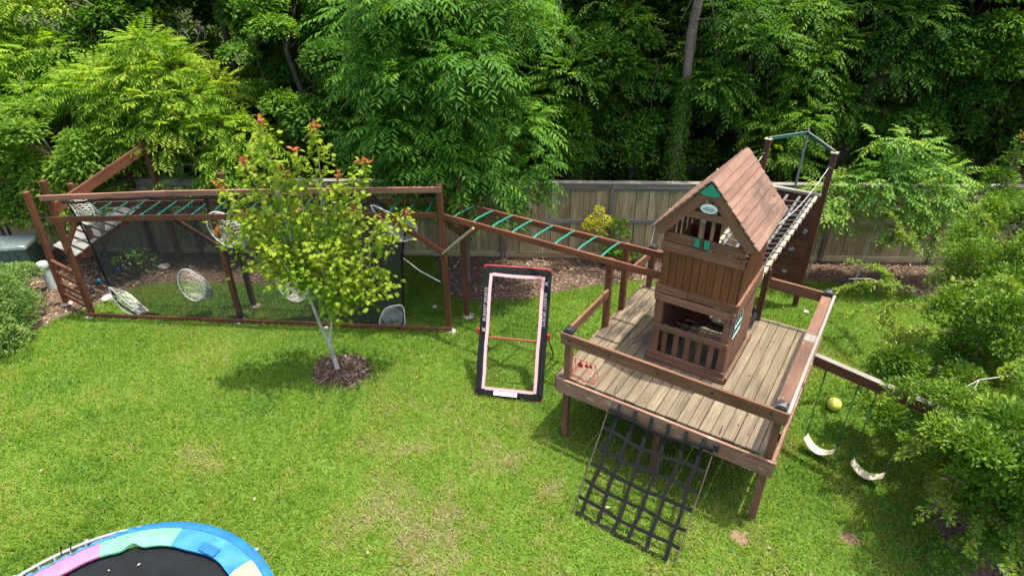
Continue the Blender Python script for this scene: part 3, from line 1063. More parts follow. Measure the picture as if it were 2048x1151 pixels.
def build_frame():
    f = empty('monkey_bar_frame', A0, FANG, 'long reddish brown timber monkey bar frame with end ladder and plank ramp', 'climbing frame')
    tb = lambda name, a, b, w, h, mat='cedar_stain', upv=(0, 0, 1): timber(name, f, a, b, w, h, mat, upv)
    D0 = .51
    zl = lambda s: 2.085 + .285 * (max(s, 0) / FL_) ** .85          # the bars climb a little to the right
    zt = lambda s: 2.49 + .335 * (max(s, 0) / FL_) ** .72
    # posts
    tb('post', (.02, 0, 0), (0.15, 0, 2.80), .09, .09, 'cedar_stain', (1, 0, 0))
    tb('post', (3.06, .07, 0), (3.06, .07, 2.66), .09, .09, 'cedar_dark', (1, 0, 0))
    tb('post', (FL_, 0, 0), (FL_, 0, 2.90), .095, .095, 'cedar_stain', (1, 0, 0))
    q = to_frame((-9.13, 10.62, 0)); tb('post', q, (q.x + .17, q.y, 2.42), .09, .09, 'cedar_stain', (1, 0, 0))
    q2 = to_frame((-.887, 9.964, 0)); tb('post', q2, (q2.x, q2.y, 2.90), .095, .095, 'cedar_stain', (1, 0, 0))
    q3 = to_frame((-5.222, 10.425, 0)); tb('post', q3, (q3.x, q3.y, 2.80), .09, .09, 'cedar_dark', (1, 0, 0))
    for x, y in ((0, 0), (3.06, .02), (FL_, 0), (q.x, q.y), (q2.x, q2.y), (q3.x, q3.y)):
        mb = MB()
        mb.lathe([(.12, 0), (.11, .015), (.08, .03), (.04, .032)], 9, (x + .03, y - .02, .004))
        for v in mb.v:
            v.x += R.uniform(-.03, .03); v.y += R.uniform(-.03, .03)
        mb.build('footing', 'concrete', f)
    # top beam in three lengths, bottom sill, ladder rails
    def run(name, zf, t, s0, s1, w, h, mat, k=2, cols=None):
        for i in range(k):
            a = s0 + (s1 - s0) * i / k
            b = s0 + (s1 - s0) * (i + 1) / k
            tb(name, (a + .002, t, zf(a)), (b - .002, t, zf(b)), w, h, mat)
    run('top_beam', zt, -.066, .02, FL_ + .045, .04, .10, 'cedar_top', 3)
    run('front_rail', zl, -.066, .06, FL_ - .05, .04, .10, 'cedar_stain', 3)
    run('rear_rail', lambda s: zl(s) + .03, D0 + .03, .45, FL_ + .35, .04, .11, 'cedar_stain', 3)
    run('bottom_sill', lambda s: .045 + .02 * s / FL_, -.066, -.06, FL_ + .06, .04, .09, 'cedar_stain', 3)
    # green rungs
    s = .50
    while s < FL_ - .15:
        mb = MB()
        mb.ring_tube([(s, -.05, zl(s) + .035), (s + .02, .10, zl(s) + .045), (s + .03, D0 + .02, zl(s) + .065)], .0165, 8)
        mb.build('rung', 'green_metal', f)
        s += .322
    # braces
    tb('brace', (FL_ - .88, -.07, zl(6.4) - .03), (FL_ - .02, -.07, 1.69), .04, .095)
    tb('brace', (q2.x - .85, q2.y + .06, 2.32), (q2.x - .02, q2.y + .06, 1.74), .04, .095)
    tb('brace', (.08, -.07, 1.42), (.54, -.05, zl(.5) - .02), .04, .09)
    tb('brace', (2.2, .12, zl(2.2) - .05), (3.02, .12, 1.52), .04, .09, 'cedar_dark')
    # access ladder at the left end
    for z in (.20, .46, .71, .97):
        tb('ladder_rung', (.02 + .046 * z, -.01, z - .02), (q.x + .07 * z, q.y - .01, z + .03), .045, .06)
    # ramp: stringers, planks, side board and its posts
    a0, a1 = to_frame((-8.54, 10.58, 1.02)), to_frame((-7.66, 12.38, 1.60))
    b0, b1 = to_frame((-9.20, 11.0, 1.02)), to_frame((-8.36, 12.74, 1.60))
    tb('stringer', a0, a1, .04, .14, 'cedar_dark')
    tb('stringer', b0, b1, .04, .14, 'cedar_dark')
    npk = 11
    for i in range(npk):
        t = (i + .4) / npk
        pa, pb = Vector(a0).lerp(Vector(a1), t), Vector(b0).lerp(Vector(b1), t)
        dz = Vector((0, 0, .087 + R.uniform(-.003, .003)))
        ex = (pa - pb).normalized() * .05
        nrm = (pa - pb).cross(Vector(a1) - Vector(a0)).normalized()
        tb('ramp_plank', pa + dz + ex, pb + dz - ex, .145, .03, 'ramp_plank', nrm if nrm.z > 0 else -nrm)
    bp = to_frame((-7.60, 12.38, 0)); tb('post', bp, (bp.x, bp.y, 2.80), .095, .095, 'cedar_dark', (1, 0, 0))
    bq = to_frame((-8.387, 12.772, 0)); tb('post', bq, (bq.x, bq.y, 2.6), .09, .09, 'cedar_stain', (1, 0, 0))
    bs = to_frame((-8.42, 11.04, 1.1)); tb('post', bs, (bs.x, bs.y, 2.42), .085, .085, 'cedar_stain', (1, 0, 0))
    tb('side_board', to_frame((-8.27, 10.22, 2.22)), to_frame((-7.60, 12.30, 2.70)), .04, .20)
    # second run of bars to the playhouse
    e1, e2 = to_frame(deck_pt(.78, 1.27, 2.33)), to_frame(deck_pt(.78, 1.87, 2.33))
    c0, c1 = Vector((FL_ + .03, -.02, 2.335)), Vector((q2.x + .03, q2.y - .02, 2.335))
    tb('front_rail', c0, e1, .04, .105)
    tb('rear_rail', c1, e2, .04, .105)
    for k in range(8):
        t0 = .06 + k * .0985
        a, b = c0.lerp(e1, t0), c1.lerp(e2, t0 + .01)
        mb = MB()
        mb.ring_tube([a + Vector((0, 0, .035)), a.lerp(b, .25) + Vector((0, 0, .055)), a.lerp(b, .8) + Vector((0, 0, .055)), b + Vector((0, 0, .035))], .0165, 8)
        mb.build('rung', 'green_metal', f)
    m1 = c0.lerp(e1, .17); m2 = c1.lerp(e2, .17)
    o = tb('brace', (FL_ - .0, -.06, 1.66), Vector((m1.x, m1.y - .03, 2.30)), .10, .04, 'new_wood')
    o['label'] = 'pale unpainted diagonal brace at the right end post'
    tb('brace', (q2.x, q2.y - .05, 1.70), Vector((m2.x, m2.y, 2.29)), .04, .095)
build_frame()

# ------------------------------------------------------------------ target net hung in the frame
def build_net():
    nroot = empty('lacrosse_target_net', A0, FANG, 'fine black target net with seven white pockets hung in the timber frame', 'net')
    def left(z):
        return float(np.interp(z, [0, .08, .3, .7, 1.46, 2.0, 2.5], [1.05, .95, .66, .60, .60, .56, .47]))
    def right(z):
        return float(np.interp(z, [0, .1, 1.05, 1.46, 1.95, 2.2, 2.5], [6.26, 6.32, 6.40, 6.42, 6.55, 6.3, 5.98]))
    ztop = lambda s: 2.455 + .335 * (max(s, 0) / FL_) ** .72 + .012 * math.sin(s * 7) - .015 * math.sin(s * 2.3)
    def pt(a, b):
        z = .04 + b * 2.44
        s = left(z) + a * (right(z) - left(z))
        if b > .999:
            zz = ztop(s)
        else:
            zz = z + b ** 3 * (ztop(s) - 2.48)
        t = -.005 + .10 * max(0, math.sin(math.pi * b)) ** 1.2 * math.sin(math.pi * a) + .02 * math.sin(a * 17 + b * 5)
        return Vector((s, t, zz))
    na, nb = 150, 60
    holes = [(2.31, .80, .225, .33), (4.29, .86, .26, .32), (3.28, 1.97, .28, .33), (.72, 2.25, .19, .25), (6.40, 2.12, .34, .27), (.86, .33, .20, .27), (6.12, .28, .22, .22)]
    def open_at(p):
        return any(((p.x - a) / c) ** 2 + ((p.z - b) / d) ** 2 < 1 for a, b, c, d in holes)
    mb = MB()
    for j in range(nb + 1):
        for i in range(na + 1):
            mb.v.append(pt(i / na, j / nb))
    for j in range(nb):
        for i in range(na):
            a = j * (na + 1) + i
            f4 = (a, a + 1, a + na + 2, a + na + 1)
            if not open_at((mb.v[f4[0]] + mb.v[f4[2]]) / 2):
                mb.f.append(f4)
    mb.build('net_sheet', 'netting', nroot)
    mb = MB()
    for j in range(nb + 1):
        for i in range(33):
            p = pt(.775 + .215 * i / 32, j / nb * .965)
            mb.v.append(p + Vector((0, .035 + .01 * math.sin(i * .4), 0)))
    for j in range(nb):
        for i in range(32):
            a = j * 33 + i
            if not open_at((mb.v[a] + mb.v[a + 34]) / 2):
                mb.f.append((a, a + 1, a + 34, a + 33))
    mb.build('net_overlap', 'netting_thin', nroot)
    # bindings
    mb = MB()
    mb.ring_tube([pt(0, j / 24) for j in range(25)], .016, 5)
    mb.ring_tube([pt(1, j / 24) for j in range(25)], .016, 5)
    mb.ring_tube([pt(i / 60, 0) + Vector((0, -.03 + .03 * math.sin(i * .5), .03 * max(0, math.sin(i * .62)) + .02)) for i in range(61)], .017, 5)
    mb.ring_tube([pt(i / 120, 1) + Vector((0, -.095, -.03 - .022 * abs(math.sin(i * .16)))) for i in range(121)], .022, 5)
    mb.build('net_binding', 'black_strap', nroot)
    mb = MB()
    mb.ring_tube([(6.45, .02, 1.49), (6.75, -.05, 1.28), (7.1, -.06, 1.08)], .010, 5)
    mb.build('tie_rope', 'white_rope', nroot)

    def pocket(rim, tip, nm=22, nr=13, belly=.55):
        """woven bag: rim loop (closed list of points), strands run to the tip"""
        n = len(rim)
        def rimpt(a):
            x = a * n
            i = int(math.floor(x)) % n
            f = x - math.floor(x)
            p0, p1, p2, p3 = (Vector(rim[(i + k) % n]) for k in (-1, 0, 1, 2))
            return .5 * ((2 * p1) + (p2 - p0) * f + (2 * p0 - 5 * p1 + 4 * p2 - p3) * f * f + (3 * p1 - p0 - 3 * p2 + p3) * f ** 3)
        tip = Vector(tip)
        cen = sum((Vector(r) for r in rim), Vector()) / n
        def P(a, b):
            p = rimpt(a % 1)
            q = p.lerp(tip, b)
            out = (p - cen) * (math.sin(math.pi * b) * .28 * belly)
            q += out
            q.y += .10 * math.sin(math.pi * b)
            return q
        mb = MB()
        mb.ring_tube([rimpt(i / 30) + Vector((0, -.012, 0)) for i in range(30)], .012, 6, closed=True)
        r = mb.build('pocket_rim', 'white_rope', nroot)
        mb = MB()
        for k in range(nm):
            tw = (.10 if k % 2 else -.10)
            mb.ring_tube([P(k / nm + tw * b, b) for b in (0, .17, .34, .5, .67, .84, .97)], .0068, 4, cap=False)
        for j in range(1, nr):
            b = j / nr
            mb.ring_tube([P(i / 18 + .02 * (j % 2), b) for i in range(18)], .0068, 4, closed=True)
        mb.build('pocket_mesh', 'white_rope', r)
    def oval(s, z, a, b, lean=0):
        return [(s + a * math.cos(t) + lean * b * math.sin(t), -.02, z + b * math.sin(t)) for t in [2 * math.pi * i / 10 for i in range(10)]]
    pocket(oval(2.31, .80, .235, .34, .0), (2.42, .30, .33))
    pocket(oval(4.29, .86, .27, .33, -.1), (4.43, .28, .42))
    pocket(oval(3.28, 1.97, .29, .34, -.2), (3.42, .30, 1.50))
    pocket([(.50, -.02, 2.47), (.70, -.03, 2.49), (.88, -.03, 2.46), (.93, -.03, 2.25), (.86, -.03, 2.05), (.70, -.03, 2.0), (.60, -.02, 2.08), (.55, -.02, 2.28)], (.74, .16, 1.70))
    pocket([(6.0, -.02, 2.5), (6.35, -.02, 2.36), (6.72, -.03, 2.21), (6.74, -.03, 2.05), (6.66, -.03, 1.91), (6.45, -.02, 1.86), (6.25, -.02, 2.08)], (6.45, .25, 1.72))
    pocket([(.63, -.02, .68), (.74, -.02, .56), (.90, -.02, .33), (1.06, -.02, .14), (.95, -.02, .06), (.76, -.02, .16), (.66, -.02, .36)], (1.13, .10, .07), nr=9)
    pocket([(5.89, -.02, .07), (5.92, -.02, .3), (6.05, -.02, .47), (6.33, -.02, .53), (6.36, -.02, .3), (6.30, -.02, .07)], (6.02, .22, .06))
build_net()

# ------------------------------------------------------------------ ball rebounder
def build_rebounder():
    bl, br = Vector((-.62, 7.57, .02)), Vector((.46, 7.375, .02))
    ang = math.atan2(br.y - bl.y, br.x - bl.x)
    r = empty('ball_rebounder', (bl + br) / 2, ang, 'upright black framed rebounder net with pink inner border on the lawn', 'rebounder')
    W = (br - bl).length
    lean = math.atan2(1.0, 1.86)
    H = 2.12
    ux, uz = Vector((1, 0, 0)), Vector((0, math.sin(lean), math.cos(lean)))
    nn = Vector((0, -math.cos(lean), math.sin(lean)))
    P = lambda x, z, o=0: ux * x + uz * z + nn * o
    def rr(hw, z0, z1, rc, o, n=5):
        out = []
        for cx, cz, a0 in ((hw - rc, z0 + rc, -90), (hw - rc, z1 - rc, 0), (-hw + rc, z1 - rc, 90), (-hw + rc, z0 + rc, 180)):
            for k in range(n + 1):
                a = rad(a0 + 90 * k / n)
                out.append(P(cx + rc * math.cos(a), cz + rc * math.sin(a), o))
        return out
    mb = MB()
    mb.ring_tube(rr(W / 2 - .016, .010, H - .010, .03, -.022), .013, 8, closed=True)
    mb.build('tube_frame', 'red_metal', r)
    # black padded border (four pieces)
    bw = .13
    hw = W / 2
    def band(x0, z0, x1, z1, x2, z2, x3, z3, th=.012):
        mb = MB()
        k = 14
        pts0 = [(x0 + (x1 - x0) * i / k, z0 + (z1 - z0) * i / k) for i in range(k + 1)]
        pts1 = [(x3 + (x2 - x3) * i / k, z3 + (z2 - z3) * i / k) for i in range(k + 1)]
        for (a, b), (c, d) in zip(pts0, pts1):
            w = R.uniform(-.006, .006)
            mb.v += [P(a, b, .006 + w), P((a + c) / 2, (b + d) / 2, .02 + w), P(c, d, .006), P(c, d, -.004), P(a, b, -.004)]
        for i in range(k):
            o = i * 5
            for j in range(5):
                j2 = (j + 1) % 5
                mb.f.append((o + j, o + j2, o + 5 + j2, o + 5 + j))
        mb.f.append((0, 1, 2, 3, 4)); mb.f.append(tuple(k * 5 + j for j in (4, 3, 2, 1, 0)))
        return mb.build('border_panel', 'black_vinyl', r)
    xi = hw - bw
    z0, z1 = .015, H - .015
    band(-hw, z0 + .07, -hw, z1 - .07, -xi, z1 - bw, -xi, z0 + bw)
    band(hw, z0 + .07, hw, z1 - .07, xi, z1 - bw, xi, z0 + bw)
    band(-hw + .08, z0, hw - .08, z0, xi, z0 + bw, -xi, z0 + bw)
    band(-hw + .08, z1, hw - .08, z1, xi, z1 - bw, -xi, z1 - bw)
    for sx in (-1, 1):
        for zc, zi, zz in ((z0 + .07, z0 + bw, z0), (z1 - .07, z1 - bw, z1)):
            mb = MB()
            mb.plate([P(sx * hw, zc, .003), P(sx * xi, zi, .006), P(sx * (hw - .08), zz, .003), P(sx * (hw - .02), (zz + zc) / 2, .003)], nn * .006)
            mb.build('border_corner', 'black_vinyl', r, False)
    # pink border and net
    pw = .048
    for a, b, w_, dirv in (((-xi, z0 + bw - .01), (-xi, z1 - bw + .01), pw, ux), ((xi, z0 + bw - .01), (xi, z1 - bw + .01), pw, ux),
                           ((-xi + .026, z0 + bw), (xi - .026, z0 + bw), pw, uz), ((-xi + .026, z1 - bw), (xi - .026, z1 - bw), pw, uz)):
        mb = MB()
        mb.strip([P(a[0] + (b[0] - a[0]) * i / 8 + (.004 * math.sin(i * 1.7) if dirv is ux else 0), a[1] + (b[1] - a[1]) * i / 8 - (.012 * math.sin(math.pi * i / 8) if dirv is uz and a[1] > 1 else 0), .022) for i in range(9)], dirv * (w_ / 2), nn * .004)
        mb.build('pink_band', 'pink_cloth', r, False)
    mb = MB()
    nx, nz = 14, 30
    for i in range(1, nx):
        x = -xi + 2 * xi * i / nx
        mb.ring_tube([P(x, z0 + bw, 0), P(x, z1 - bw, 0)], .0011, 3, cap=False)
    for j in range(1, nz):
        z = z0 + bw + (z1 - z0 - 2 * bw) * j / nz
        mb.ring_tube([P(-xi, z, 0), P(xi, z, 0)], .0011, 3, cap=False)
    mb.build('rebound_net', 'black_strap', r)
    # label panel and lettering
    mb = MB()
    mb.plate([P(-.24, z0 + .035, .030), P(.14, z0 + .035, .030), P(.14, z0 + .10, .030), P(-.24, z0 + .10, .030)], nn * .003)
    mb.build('white_label', 'white_cloth', r, False)
    for sx in (-1, 1):
        cx = sx * (hw - bw / 2 - .012)
        xa = uz if sx < 0 else -uz               # reads upwards on the left, downwards on the right
        ya = nn.cross(xa)
        mt = Matrix((xa, ya, nn)).transposed().to_4x4()
        cz = 1.48
        mt.translation = P(cx, cz, .034)
        text_mesh('RUKKET SPORTS', .072, 'gray_rope', 'lettering', r, mt, .25)
        lm = MB()
        b = P(cx, cz, .036) - xa * .40
        lm.plate([b + xa * q + ya * w for q, w in ((-.035, -.035), (.0, -.01), (.035, -.035), (.015, .0), (.03, .035), (-.005, .012), (-.035, .035), (-.02, .0))], nn * .002)
        lm.build('emblem', 'gray_rope', r, False)
    # cross bar and rear legs
    mb = MB()
    mb.ring_tube([P(-hw, .96, -.03), P(hw, .96, -.03)], .016, 8)
    mb.build('cross_bar', 'red_bar', r)
    for sx in (-1, 1):
        a = P(sx * (hw + .01), 1.02, -.03)
        mb = MB()
        mb.ring_tube([a, Vector((sx * hw * 1.06, 1.28, .02)), Vector((sx * hw * .8, 1.30, .02))], .014, 6)
        mb.build('rear_leg', 'black_plastic', r)
        mb = MB()
        mb.lathe([(.022, -.05), (.03, -.03), (.022, 0), (.03, .03), (.022, .05)], 8, P(sx * (hw + .018), 1.05, 0))
        mb.build('hinge', 'red_metal', r)
build_rebounder()

# ------------------------------------------------------------------ cargo climbing net on the deck front
def build_cargo():
    c = empty('cargo_net', deck_pt(1.4, -.62), PHI, 'black webbing cargo net sloping from the deck front down to the grass', 'cargo net')
    T = lambda u, v, z: Vector((u - 1.4, v + .62, z))
    def P(a, b):
        """a 0..1 across, b 0 (deck) .. 1 (ground)"""
        u = (.74 + .06 * b) + a * (1.33 - .04 * b)
        v = -.10 - 1.07 * b - .03 * a * b
        z = 1.0 - .97 * b - .09 * math.sin(math.pi * a) * (1 - b) * .7 - .05 * math.sin(math.pi * b)
        return T(u, v, z)
    hn = 6
    for j in range(6):
        b = .04 + j * .163
        mb = MB()
        ph = R.uniform(0, 6)
        mb.strip([P(-.02 + 1.05 * i / 10, b + .010 * math.sin(i * .9 + ph) + .005 * math.sin(i * 2 + j)) + Vector((0, 0, .008 - R.uniform(0, .012))) for i in range(11)], Vector((0, .6, .55)).normalized() * .022, (0, -.003, .004))
        mb.build('cross_strap', 'black_strap', c, False)
    for i in range(6):
        a = .07 + i * .172
        mb = MB()
        mb.strip([P(a + .007 * math.sin(j * 1.3 + i) + .010 * math.sin(j * .4 + i * 2), j / 12) for j in range(13)], (.023, 0, 0), (0, -.003, .004))
        mb.build('long_strap', 'black_strap', c, False)
        mb = MB()
        p = P(a, .02)
        q = T(p.x + 1.4, -.088, 1.055)
        mb.strip([q, q.lerp(p, .5), p], (.022, 0, 0), (0, -.008, .004))
        mb.build('hook', 'black_plastic', c, False)
    mb = MB()
    mb.strip([P(i / 10 * .95 + .0, .985) + Vector((0, .015 * math.sin(i * 2.1), .006)) for i in range(11)], (0, .018, 0), (0, 0, .006))
    mb.build('ground_strap', 'black_strap', c, False)
    for a, cap in ((-.02, True), (1.035, False)):
        mb = MB()
        p0, p1 = P(a, 1.0), P(a, 0)
        d = (p1 - p0).normalized()
        mb.ring_tube([p0 + Vector((0, 0, .02)), p1 + d * .26 + Vector((0, 0, .02))], .008, 6)
        mb.build('side_pole', 'bark_dark', c)
        if cap:
            mb = MB()
            q = p1 + d * .06 + Vector((0, 0, .02))
            mb.lathe([(.012, -.03), (.028, -.02), (.028, .01), (.012, .025)], 8, q)
            mb.build('pole_cap', 'white_cloth', c)
        else:
            mb = MB()
            mb.strip([p1 + Vector((.0, -.01, .05)), p1 + Vector((.02, .0, -.05))], (.03, 0, 0), (0, -.03, 0))
            mb.strip([p1 + Vector((.0, 0, .0)), T(2.16, -.09, 1.03)], (0, 0, .02), (0, -.02, 0))
            mb.build('corner_hook', 'black_plastic', c, False)
    s = MB()
    a, b = deck_pt(.95, -1.03, .1), deck_pt(1.17, -.93, .14)
    s.ring_tube([(0, 0, 0), (b - a) * .5 + Vector((0, 0, .01)), b - a], .008, 5)
    o = s.build('stick', 'straw')
    o.location = a
    tag(o, 'short pale stick lying across the bottom of the black cargo net', 'stick')
build_cargo()

# red spinner target on the deck
def build_target():
    base = deck_pt(.215, .10, ZD)
    t = empty('spinner_target', base, PHI, 'small red wire target stand with three round paddles on the deck corner', 'target stand')
    mb = MB()
    hw, h = .15, .27
    for s in (-1, 1):
        mb.ring_tube([(s * hw * 1.15, -.07, .004), (s * hw, 0, h), (s * hw * 1.15, .07, .004)], .005, 5)
        mb.ring_tube([(s * hw * 1.15, -.07, .004), (s * hw * 1.15, .07, .004)], .005, 5)
    mb.ring_tube([(-hw, 0, h), (hw, 0, h)], .005, 5)
    mb.ring_tube([(-hw * 1.06, -.03, .13), (hw * 1.06, -.03, .13)], .004, 5)
    mb.ring_tube([(-hw * 1.15, -.07, .004), (hw * 1.15, -.07, .004)], .005, 5)
    mb.build('wire_frame', 'red_metal', t)
    for x, r in ((-.075, .043), (.02, .029), (.085, .022)):
        mb = MB()
        n = 16
        cz = h - .03 - r * 1.3
        mb.plate([(x + r * math.cos(2 * math.pi * i / n), -.004, cz + r * math.sin(2 * math.pi * i / n)) for i in range(n)], (0, .006, 0))
        mb.plate([(x - .008, -.003, cz + r * .9), (x + .008, -.003, cz + r * .9), (x + .006, -.003, h), (x - .006, -.003, h)], (0, .005, 0))
        mb.build('paddle', 'red_metal', t, False)
build_target()

# ------------------------------------------------------------------ swing set at the right
def build_swings():
    z0 = 1.5
    a, b = deck_pt(2.815, 1.68, z0), deck_pt(5.35, 1.08, z0)
    s = empty('swing_beam', b, 0, 'dark timber swing beam from the deck rail into the leafy yaupon', 'swing frame')
    T = lambda p: Vector(p) - Vector((b.x, b.y, b.z)) 
    s.location = (b.x, b.y, 0)
    L = lambda p: Vector((p[0] - b.x, p[1] - b.y, p[2]))
    timber('beam', s, L(a), L(b), .09, .14, 'cedar_dark')
    timber('top_strip', s, L(a + Vector((0, 0, .073))), L(b + Vector((0, 0, .073))), .088, .004, 'fence_gray', ch=0)
    for dy in (-.55, .55):
        timber('leg', s, L((b.x - .03, b.y, 1.53)), L((b.x - .05 + dy * .15, b.y + dy, 0)), .085, .085, 'cedar_dark', (1, 0, 0))
    d = (b - a).normalized()
    spots = [(.05, 'cream plastic strap swing nearest the deck hanging over the lawn'), (.31, 'cream plastic strap swing half hidden by yaupon twigs')]
    Lb = (b - a).length
    for k, (f, lab) in enumerate(spots):
        c = a + d * (f * Lb + .20)
        c = c + d * (.05 if k == 0 else 0)
        sw = empty('strap_swing', (c.x, c.y, 0), math.atan2(d.y, d.x) + (.05 if k else 0), lab, 'swing', 'cream strap swings')
        zb, zs = 1.43, .22
        hw = .20
        n = 12
        pts = [(-hw + 2 * hw * i / n, -.02 if k == 0 else .0, zs + .14 * ((2 * i / n - 1) ** 2) - .10) for i in range(n + 1)]
        mb = MB()
        mb.strip(pts, (0, .07, 0), (0, 0, -.012))
        mb.build('seat', 'seat_cream', sw)
        for sx in (-1, 1):
            mb = MB()
            e = pts[0] if sx < 0 else pts[-1]
            top = Vector((sx * hw * 1.02, 0, zb))
            bot = Vector(e)
            nl = 26
            for i in range(nl):
                p = top.lerp(bot, (i + .5) / nl)
                hl = (top - bot).length / nl * .62
                dr = (bot - top).normalized()
                side = Vector((1, 0, 0)) if i % 2 else Vector((0, 1, 0))
                mb.ring_tube([p - dr * hl + side * .004, p + side * .011, p + dr * hl + side * .004, p - side * .011], .0048, 4, closed=True)
            mb.build('chain', 'chain_green', sw)
            mb = MB()
            q = top.lerp(bot, .16)
            mb.ring_tube([top, q], .012 if sx < 0 else .007, 6)
            mb.build('chain_sleeve', 'chain_green', sw)
build_swings()

def ball(name, x, y, r, mat, label, z=0):
    mb = MB()
    k = 12
    mb.lathe([(max(.002, r * math.sin(math.pi * i / k)), -r * math.cos(math.pi * i / k)) for i in range(k + 1)], 20)
    o = mb.build(name, mat)
    o.location = (x, y, z + r)
    return tag(o, label, 'ball')
ball('play_ball', 4.97, 7.17, .105, 'ball_lime', 'lime yellow ball on the grass behind the swings')
ball('toy_ball', -8.93, 11.43, .06, 'teal_ball', 'small teal ball beside the ladder end of the ramp')
ball('toy_ball', -8.80, 11.95, .055, 'blue_ball', 'small dark blue ball under the plank ramp behind the net')

# ------------------------------------------------------------------ trampoline
def build_trampoline():
    cx, cy, zt = -3.80, 2.86, .82
    t = empty('trampoline', (cx, cy, 0), 0, 'round trampoline with pink, mint, blue and cream safety pad', 'trampoline')
    n = 96
    ro, ri = 1.60, 1.36
    mb = MB()
    mb.ring_tube([(1.665 * math.cos(2 * math.pi * i / n), 1.665 * math.sin(2 * math.pi * i / n), zt - .035) for i in range(n)], .024, 10, closed=True)
    mb.build('frame_ring', 'steel', t)
    mb = MB()
    for i in range(72):
        a = 2 * math.pi * i / 72
        mb.ring_tube([(1.42 * math.cos(a), 1.42 * math.sin(a), zt - .05), (1.66 * math.cos(a), 1.66 * math.sin(a), zt - .03)], .010, 5)
    mb.build('springs', 'steel', t)
    mb = MB()
    mb.v.append(Vector((0, 0, zt - .075)))
    rings = [.3, .7, 1.05, 1.42]
    for r in rings:
        for i in range(n):
            a = 2 * math.pi * i / n
            mb.v.append(Vector((r * math.cos(a), r * math.sin(a), zt - .075 + .03 * (r / 1.42) ** 2)))
    for i in range(n):
        mb.f.append((0, 1 + i, 1 + (i + 1) % n))
    for k in range(len(rings) - 1):
        for i in range(n):
            j = (i + 1) % n
            mb.f.append((1 + k * n + i, 1 + (k + 1) * n + i, 1 + (k + 1) * n + j, 1 + k * n + j))
    mb.build('jump_mat', 'tramp_mat', t)
    # pad segments; on the left the pad has slipped inwards
    def slip(a):
        d = (a + 540) % 360 - 180
        return -.075 * math.exp(-((d - 131) / 22) ** 2)
    def inner(a):
        return ri + .07 * math.exp(-((a - 101.5) / 3.2) ** 2) + .012 * math.sin(a * .23) + .6 * slip(a) * .5
    def seg(a0, a1, mat, name='pad_segment'):
        mb = MB()
        k = max(8, int(abs(a1 - a0) / 1.5))
        m = 5
        for i in range(k + 1):
            a = a0 + (a1 - a0) * i / k
            q = rad(a)
            r0, r1 = inner(a), 1.592 + slip(a) + .010 * math.sin(a * .9) * (1 if slip(a) < -.01 else .3)
            for j in range(m + 1):
                f = j / m
                r = r0 + (r1 - r0) * f
                bump = .012 * math.sin(math.pi * f) + .010 * math.sin(a * .55 + f * 3) * math.sin(math.pi * f) + (.018 * math.exp(-((a - 101.5) / 2.5) ** 2) * (1 - f))
                mb.v.append(Vector((r * math.cos(q), r * math.sin(q), zt + .012 + bump)))
            mb.v.append(Vector((r1 * math.cos(q), r1 * math.sin(q), zt - .012)))
            mb.v.append(Vector((r0 * math.cos(q), r0 * math.sin(q), zt - .012)))
        w = m + 3
        for i in range(k):
            for j in range(w):
                j2 = (j + 1) % w
                mb.f.append((i * w + j, i * w + j2, (i + 1) * w + j2, (i + 1) * w + j))
        mb.f.append(tuple(range(w))); mb.f.append(tuple(k * w + j for j in range(w))[::-1])
        return mb.build(name, mat, t)
    edges = [(114.2, 84.4, 'pad_mint', 'mint'), (138.0, 114.4, 'pad_pink', 'pink'), (84.2, 48.5, 'pad_lightblue', 'faded blue'), (48.3, 16, 'pad_cream', 'cream'),
             (176, 138.2, 'pad_cream', 'cream'), (15.8, -20, 'pad_pink', 'pink'), (-20.2, -56, 'pad_mint', 'mint'), (-56.2, -92, 'pad_lightblue', 'faded blue'),
             (-92.2, -128, 'pad_cream', 'cream'), (-128.2, -164, 'pad_pink', 'pink'), (-164.2, -183.8, 'pad_mint', 'mint')]
    for a1, a0, mt, c in edges:
        seg(a0, a1, mt)['label'] = c + ' pad segment'
    # blue skirt outside the segments
    mb = MB()
    k = 240
    for i in range(k):
        a = 360 * i / k
        q = rad(a)
        s = slip(a)
        wv = (.012 * math.sin(a * 1.1) + .008 * math.sin(a * 2.7)) * (1 if s < -.012 else .25)
        r0, r1 = 1.588 + s, 1.678 + 1.8 * s + wv
        mb.v += [Vector((r0 * math.cos(q), r0 * math.sin(q), zt + .020)), Vector(((r0 + r1) / 2 * math.cos(q), (r0 + r1) / 2 * math.sin(q), zt + .028 + wv * .6)),
                 Vector((r1 * math.cos(q), r1 * math.sin(q), zt + .004)), Vector(((r1 + .004) * math.cos(q), (r1 + .004) * math.sin(q), zt - .06 if s > -.02 else zt - .015))]
    for i in range(k):
        j = (i + 1) % k
        for c in range(3):
            mb.f.append((i * 4 + c, i * 4 + c + 1, j * 4 + c + 1, j * 4 + c))
    mb.build('pad_skirt', 'pad_blue', t)
    # darker repair patch
    mb = MB()
    pts = []
    for a, r in ((70.5, 1.37), (70.5, 1.47), (61.5, 1.47), (61.5, 1.37)):
        pts.append((r * math.cos(rad(a)), r * math.sin(rad(a)), zt + .034))
    mb.plate(pts, (0, 0, .003))
    mb.build('repair_patch', 'pad_blue', t, False)
    mb = MB()
    for a in (127.5, 124.5):
        q = rad(a)
        mb.ring_tube([(1.60 * math.cos(q), 1.60 * math.sin(q), zt + .01), (1.72 * math.cos(q), 1.72 * math.sin(q), zt + .012), (1.735 * math.cos(q), 1.735 * math.sin(q), zt - .03)], .006, 4)
    mb.build('tie_cord', 'black_strap', t)
